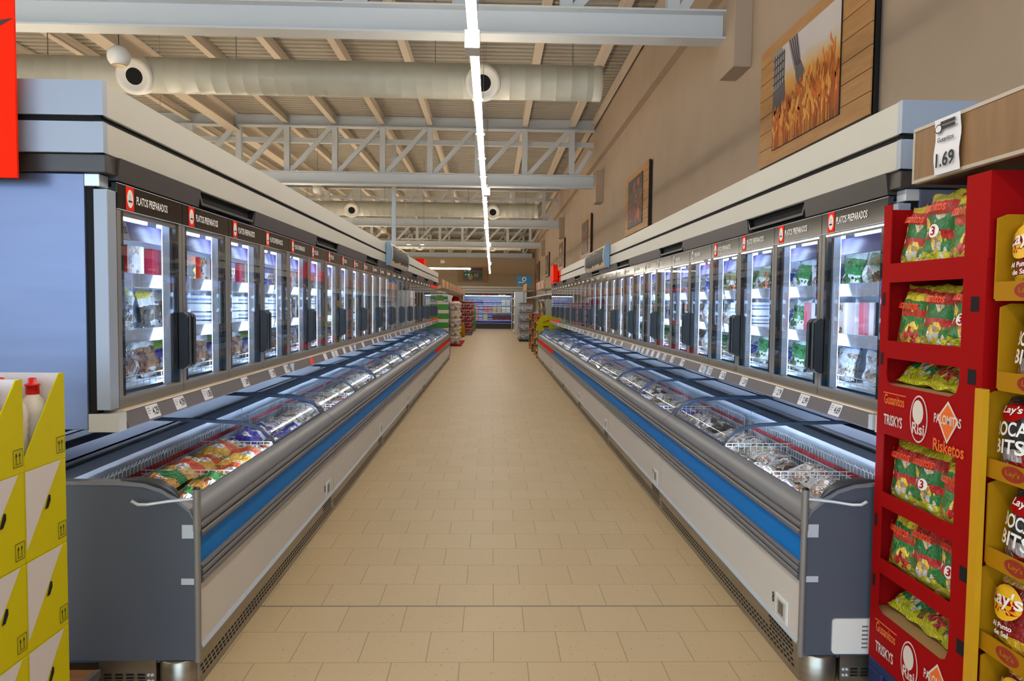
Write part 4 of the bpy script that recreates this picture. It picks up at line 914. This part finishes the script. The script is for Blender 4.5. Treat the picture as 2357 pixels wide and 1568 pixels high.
o = b.build('price_sheet', None, (1.555, 2.472, 2.055)); tag(o, 'white paper price sheet reading 1.69 on the oak header board', 'price sheet')

# ---------------------------------------------------------------- far end of the aisle
def gondola(x0, x1, y0, y1, zs, label, face):
    t = thing('shelf_unit', label, 'shelving', (0, y0, 0)); L = y1-y0
    bx = x0 if face > 0 else x1
    MB().box(bx-.02, bx+.02, 0, L, 0, 2.05, M['cream']).build('back_panel', t)
    for z in zs: MB().box(x0, x1, 0, L, z-.03, z, M['alul']).build('shelf', t)
    MB().box(x0, x1, 0, L, 0, .1, M['railg']).build('base', t)
    MB().box(x0, x1, -.02, 0, 0, 1.75, M['cream']).build('end_panel', t)
    return t
gondola(-2.3, -1.72, 22.4, 44, (.6, 1.1, 1.62), 'long cream shelving beyond the left freezers lined with stacked goods', 1)
gondola(1.62, 2.3, 21.9, 37.5, (.7, 1.2, 1.9), 'long cream shelving beyond the right freezers with pet food and boxes', -1)
def boxes(name, me, m, label, cat, group, pts, rz=0):
    for k, p in enumerate(pts): item(name, me, m[k % len(m)], label(k, p), cat, group, p, (0, 0, rz))
tp = bag('tissue_pack', [(0, (236, 214, 200)), (.22, (60, 150, 36)), (.86, (230, 226, 214))], (), .02, 4, .35, .3)
rm = box_mesh(.158, .26, .262)
CN = ['bottom', 'second', 'third', 'fourth', 'fifth', 'sixth']
for c in range(4):
    for k in range(6 if c < 3 else 4):
        item('tissue_pack', rm, tp, f'green and white paper pack, {CN[k]} of the {["rightmost", "second", "third", "fourth"][c]} column past the left chests', 'paper pack', 'green and white paper packs', (-1.35-.162*c, 21.3, .02+.264*k))
for k, m in enumerate((BOXC[0][1], tp, FILM[1][1])): item('household_pack', box_mesh(.13, .2, .25), m, f'{["pale", "green", "lime"][k]} pack standing on top of the green and white paper packs', 'pack', None, (-1.66+.15*k, 21.35, 1.61))
tag(MB().box(-1.78, -1.70, 21.1, 21.3, 1.62, 1.8, M['red']).build('red_carton'), 'small red carton beside the packs on the paper stack', 'carton')
def header(x, y0, y1, z0, z1, label):
    t = thing('header_board', label, 'header board', (x, y0, z0)); L = y1-y0
    b = MB().box(-.015, .015, 0, L, 0, z1-z0, M['wood']); s = 1 if x < 0 else -1; k = 0; y = .1
    rnd = random.Random(int(y0))
    while y < L-.5:
        w = rnd.uniform(.2, .6); b.quad((s*.0165, y, .02), (0, w*s, 0), (0, 0, z1-z0-.04), [M['wooddk'], M['beige'], M['wood'], mat('rust', (150, 88, 56), .5)][k % 4]) if s > 0 else b.quad((s*.0165, y+w, .02), (0, -w, 0), (0, 0, z1-z0-.04), [M['wooddk'], M['beige'], M['wood'], mat('rust', (150, 88, 56), .5)][k % 4]); y += w+.05; k += 1
    b.build('board', t); MB().box(-.35*s, -.015*s, 0, L, -.02, 0, M['cream']).build('canopy_shelf', t)
    for q in (.1, L-.1): MB().box(-.35*s, -.32*s, q-.02, q+.02, -(z0-2.0), 0, M['alu']).build('bracket', t)
header(-1.5, 21.6, 40, 2.06, 2.31, 'wood-patterned header board running above the far left shelving')
header(1.62, 22.5, 26.5, 2.1, 2.36, 'wood-patterned header board above the pet food on the right'); header(1.5, 31.5, 35, 2.2, 2.5, 'wood-patterned header board beside the blue sign')
db = [mat('jar_dark', (30, 34, 50), .3), mat('jar_yellow', (170, 150, 50), .4), mat('jar_navy', (40, 44, 74), .3)]
bm = MB().lathe([(0, 0), (.07, 0), (.075, .02), (.075, .2), (.03, .27), (.03, .32), (0, .32)], (0, 0, 0), M['white'], 12).mesh('bottle')
boxes('dark_bottle', bm, db, lambda k, p: f'dark bottle on the top left far shelf, {ORD[k]} from the near end', 'bottle', 'bottles on the far left top shelf', [(-1.8, 22.7+.5*k, 1.621) for k in range(10)])
boxes('red_bottle', bm, [M['redd']], lambda k, p: f'red bottle on the top left far shelf, {ORD[k]} past the dark bottles', 'bottle', 'red bottles on the far left top shelf', [(-1.8, 34+.9*k, 1.621) for k in range(6)])
wp = [bag('sack_white', [(0, (226, 214, 206)), (.5, (206, 190, 186)), (.8, (232, 222, 214))], [(.62, (150, 120, 110))], .1, 5, .4, .5), bag('sack_cream', [(0, (226, 222, 200)), (.5, (208, 200, 184))], [(.64, (160, 140, 120))], .1, 5, .4, .5)]
for c in range(1):
    for r in range(4):
        for k in range(5):
            item('paper_sack', pillow_mesh(('s', k % 3, 0), .42, .34, .3, 70+k % 3), wp[(c+k) % 2], f'pale wrapped sack, {CN[k]} in the {ORD[r]} pile from near, past the green packs', 'sack', 'pale wrapped sacks piled on the left', (-1.42, 27.2+.9*r, .05+.32*k), (0, 0, PI/2 if r else 0))
tag(MB().box(-1.70, -1.14, 27, 30.6, 0, .05, M['redd']).build('pallet_sheet', bevel=.004), 'dark red sheet pallet under the pale wrapped sacks', 'pallet')
cola = bag('cola_pack', [(0, (150, 14, 20)), (.3, (36, 14, 14)), (.45, (170, 16, 22)), (.75, (60, 16, 18)), (.92, (200, 30, 30))], [(.66, (226, 200, 200))], .05, 7, .3, .4)
for r in range(4):
    for c in range(2):
        for k in range(5):
            item('soda_pack', box_mesh(.34, .5, .31), cola, f'red shrink-wrapped drinks pack, {CN[k]} layer, {ORD[r]} stack from near, {["aisle", "shelf"][c]} side', 'drinks pack', 'red drinks packs on the left', (-1.18-.35*c, 37.2+1.3*r, .13+.315*k), (0, 0, 0))
tag(MB().box(-1.715, -1.0, 36.8, 41.6, 0, .125, M['railg']).build('drinks_pallet', bevel=.004), 'dark grey pallet under the red drinks packs', 'pallet')
tag(MB().lathe([(0, 0), (.12, 0), (.15, .1), (.15, .5), (.1, .62), (0, .66)], (-1.42, 34.5, 0), M['gold'], 16).build('yellow_drum'), 'small yellow rounded drum standing before the red drinks packs', 'drum')
for k in range(4): item('green_pack', box_mesh(.2, .4, .33), M['green'], f'green drinks pack, {CN[k]} of the stack behind the red drinks packs', 'drinks pack', 'green drinks packs', (-1.05, 42.6, .0+.335*k))
# right: water, pet food, yellow boards
wt = bag('water_pack', [(0, (150, 150, 160)), (.25, (196, 194, 200)), (.6, (160, 158, 166)), (.85, (120, 110, 110))], [(.6, (214, 214, 222)), (.7, (110, 120, 160))], .08, 5, .15, .7)
for r in range(3):
    for k in range(4): item('water_pack', box_mesh(.56, .5, .385), wt, f'clear wrapped water bottle pack, {CN[k]} layer of the {["front", "middle", "rear"][r]} stack on the right', 'water pack', 'wrapped water packs on the right', (1.46, 31.2+.56*r, .1+.39*k))
tag(MB().box(1.16, 1.76, 30.9, 32.7, 0, .098, M['black']).build('water_pallet', bevel=.004), 'black pallet under the wrapped water packs', 'pallet')
pf = [bag('pet_brown', [(0, (120, 84, 56)), (.4, (60, 44, 36)), (.8, (170, 120, 60))], [(.6, (214, 190, 160))], .1, 4, .35, .4), bag('pet_gold', [(0, (150, 110, 50)), (.4, (210, 170, 90)), (.7, (70, 50, 30))], [(.62, (236, 220, 190))], .1, 4, .35, .4),
      bag('pet_grey', [(0, (90, 84, 76)), (.5, (130, 122, 110)), (.8, (60, 56, 56))], [(.58, (50, 46, 44))], .1, 6, .35, .4), bag('pet_black', [(0, (40, 34, 34)), (.5, (20, 20, 22))], [(.66, (190, 120, 40))], .05, 4, .35, .4)]
PN = ['brown', 'gold', 'grey', 'black']
for k in range(8): item('pet_food_bag', pillow_mesh(('p', k % 3, 0), .5, .62, .2, 80+k % 3), pf[k % 4], f'{PN[k % 4]} pet food bag, {ORD[k]} along the upper shelf past the right freezers', 'pet food bag', 'pet food bags on the right shelves', (1.85, 22.5+.6*k, 1.205), (0, 0, -PI/2+.5))
ob = [bag('can_orange', [(0, (196, 80, 20)), (.5, (30, 24, 22)), (.7, (214, 100, 30))], [(.64, (230, 180, 60))], .08, 6, .35, .4), bag('can_black', [(0, (26, 24, 26)), (.6, (70, 60, 56)), (.8, (20, 20, 22))], [(.66, (200, 160, 90))], .08, 6, .35, .4)]
for r in range(3):
    for k in range(5): item('pet_can_pack', box_mesh(.27, .4, .25), ob[(k+r) % 2], f'{["orange and black", "black"][(k+r) % 2]} pet can pack, {CN[k]} layer of the {["near", "middle", "far"][r]} floor stack', 'can pack', 'pet can packs on the floor at right', (1.475, 22.9+1.6*r, .0+.255*k))
for c in range(2):
    t = thing('price_board', f'yellow board with small black lettering, {["left", "right"][c]} of two past the right freezers', 'sign', (1.58+.6*c, 21.2, .72), 0, 'yellow boards past the right freezers'); h = .56-.18*c
    MB().prism([(-.26, 0), (.26, 0), (.26, h), (-.12, h), (-.26, h-.2)], 'y', -.01, .01, M['yel']).build('board', t)
    b = MB()
    for a, z, w_ in ((-.08, .2, .16), (-.05, .13, .1)): b.quad((a, -.012, z), (w_, 0, 0), (0, 0, .04), M['ink'])
    b.add([(-.1, -.012, .34), (.08, -.012, .42), (.1, -.012, .40), (-.08, -.012, .33)], [(3, 2, 1, 0)], M['redd']) if c == 0 else None
    b.build('lettering', t); MB().box(-.04, .04, .01, .05, -.72, h*.8, M['railg']).build('stand', t)
ybx = bag('yellow_box', [(0, (206, 196, 30)), (.4, (40, 36, 30)), (.7, (210, 200, 40))], [(.62, (60, 50, 30))], .05, 5, .45, .1)
for k in range(5): item('yellow_box', box_mesh(.2, .25, .2), ybx, f'yellow box with dark picture, {CN[k]} of the column beside the yellow boards', 'box', 'yellow boxes beside the boards', (1.42, 21.6, .055+.205*k))
tag(MB().box(1.32, 1.52, 21.45, 21.75, 0, .05, M['railg']).build('box_base'), 'dark flat base under the yellow boxes', 'base')
t = thing('aisle_sign', 'square blue sign with round white emblem and yellow line above the far shelves', 'sign', (1.2, 35.2, 2.47))
MB().box(0, .68, -.015, .015, 0, .5, M['sky']).build('sign_panel', t)
b = MB().disc((.34, -.017, .33), (.11, 0, 0), (0, 0, .11), M['pw'], 24).disc((.34, -.018, .33), (.07, 0, 0), (0, 0, .07), mat('emblem_tan', (190, 180, 160), .5), 20).disc((.34, -.019, .32), (.03, 0, 0), (0, 0, .045), M['ink'], 12)
for a, z, w_, m in ((.06, .16, .3, 'pw'), (.06, .09, .56, 'gold')): b.quad((a, -.017, z), (w_, 0, 0), (0, 0, .035), M[m])
b.build('emblem', t); MB().box(.32, .36, .015, .05, -2.47, .4, M['alu']).build('post', t)
t = thing('promotional_sign', 'angular red promotional sign on the far end of the right canopy', 'sign', (1.6, 18.3, 2.16))
MB().prism([(0, .04), (.35, 0), (.95, .1), (1.1, .38), (.35, .46), (.1, .4)], 'x', -.06, .055, M['red']).build('sign_panel', t, bevel=.006)
b = MB()
for k in range(4): b.quad((-.0612, .85-.14*k, .14+.02*k), (0, -.09, 0), (0, 0, .2), mat('maroon_print', (150, 24, 18), .5))
b.build('lettering', t)
tag(MB().box(-1.75, -1.55, 16.6, 17.0, 2.446, 2.6, M['red']).build('red_box', bevel=.004), 'small red box standing on the left canopy towards the far end', 'box')
t = thing('shelf_unit', 'narrow white shelving with mixed small goods beside the back wall fridge', 'shelving', (1.2, 38, 0))
MB().box(0, .03, 0, 2.4, 0, 2.25, M['white']).box(.0, .6, -.02, .0, 0, 2.25, M['alul']).build('side_panel', t); MB().box(.57, .6, 0, 2.4, 0, 2.25, M['white']).build('side_panel', t)
for z in (.15, .6, 1.05, 1.5, 1.9): MB().box(.03, .57, -.0, 2.4, z-.02, z, M['alul']).box(-.05, -.0, 0, 2.4, z-.03, z+.02, M['white']).build('shelf', t)
MB().box(.1, .5, -.24, -.03, .0, .28, M['beige']).build('basket', t)
# refrigerated case on the back wall
FX0, FX1, FY = -1.78, 1.24, 46.5
t = thing('wall_fridge', 'open refrigerated dairy case with lit shelves on the back wall', 'refrigerated case', (0, FY, 0))
MB().box(FX0-.06, FX0, 0, 1.0, 0, 2.25, M['alul']).build('side_panel', t); MB().box(FX1, FX1+.06, 0, 1.0, 0, 2.25, M['alul']).build('side_panel', t)
MB().box(FX0, FX1, .8, .9, .1, 2.2, M['liner']).box(FX0, FX1, .0, .9, 2.12, 2.25, M['dark']).build('back_panel', t)
MB().box(FX0, FX1, -.02, .9, 0, .28, M['dark']).box(FX0, FX1, -.03, 0, .28, .34, M['black']).build('base', t)
for z in (.55, 1.05, 1.5): MB().box(FX0, FX1, .2, .8, z-.03, z, M['ice']).box(FX0, FX1, .19, .2, z-.04, z+.02, M['lip']).build('shelf', t)
MB().box(FX0, FX1, -.0, .8, .34, .36, M['ice']).prism([(0, .36), (.02, .36), (.12, .5), (.1, .5)], 'x', FX0, FX1, mat('bin_blue', (40, 46, 110), .3)).build('bin', t)
MB().box(FX0+.05, FX1-.05, .1, .14, 2.09, 2.12, M['led']).box(FX0+.05, FX1-.05, .22, .24, 1.46, 1.468, M['led']).box(FX0+.05, FX1-.05, .22, .24, 1.01, 1.018, M['led']).box(FX0+.05, FX1-.05, .22, .24, .51, .518, M['led']).build('led_strip', t)
b = MB(); k = 0
for x in (-.6, -.3, .4, .65): b.quad((x, -.001, 2.14), (.2, 0, 0), (0, 0, .06), [M['red'], M['red'], M['pw'], M['pw']][k]); k += 1
b.build('header_label', t)
t = thing('canopy_fascia', 'cream banded canopy running above the back wall fridge', 'canopy', (-6, FY-.05, 2.26))
for z in (0, .16, .32): MB().box(0, 8.2, 0, .03, z, z+.13, M['cream']).build('fascia_board', t)
MB().box(.02, 8.18, .03, 1.5, -.0, .44, M['dark']).build('backing', t)
dc = [bag('dairy_'+n, [(0, a), (.35, b_), (.7, a)], (), .03, 4, .4, .1) for n, a, b_ in (('blue', (50, 50, 150), (196, 200, 236)), ('sky', (90, 120, 214), (226, 230, 244)), ('white', (206, 214, 206), (236, 240, 236)), ('pink', (190, 90, 110), (226, 190, 196)), ('cream', (206, 196, 170), (180, 170, 140)), ('yellow', (206, 200, 60), (90, 90, 40)), ('dark', (50, 36, 70), (150, 50, 40)))]
DN = ['blue', 'pale blue', 'white', 'pink', 'cream', 'yellow', 'dark']
rowsp = [(.361, [6, 5, 0, 0, 0, 0, 0, 0]), (.551, [5, 5, 3, 1, 4, 0, 6, 6, 6, 6]), (1.051, [0, 5, 3, 1, 3, 3, 4, 4, 2, 2]), (1.501, [0, 0, 0, 0, 1, 1, 1, 1, 2, 2])]
for r, (z, cs) in enumerate(rowsp):
    for k, c in enumerate(cs):
        for l in range(2 if r else 1):
            w_ = (FX1-FX0-.1)/len(cs)
            item('dairy_carton', box_mesh(round(w_-.03, 3), .3, .17 if r else .14), dc[c], f'{DN[c]} dairy carton, {ORD[k]} from left, {["lower", "upper"][l]} layer, {["bottom bin", "low shelf", "middle shelf", "top shelf"][r]}, back fridge', 'dairy carton', 'dairy cartons in the back wall fridge', (FX0+.05+w_*(k+.5), FY+.42, z+.172*l))
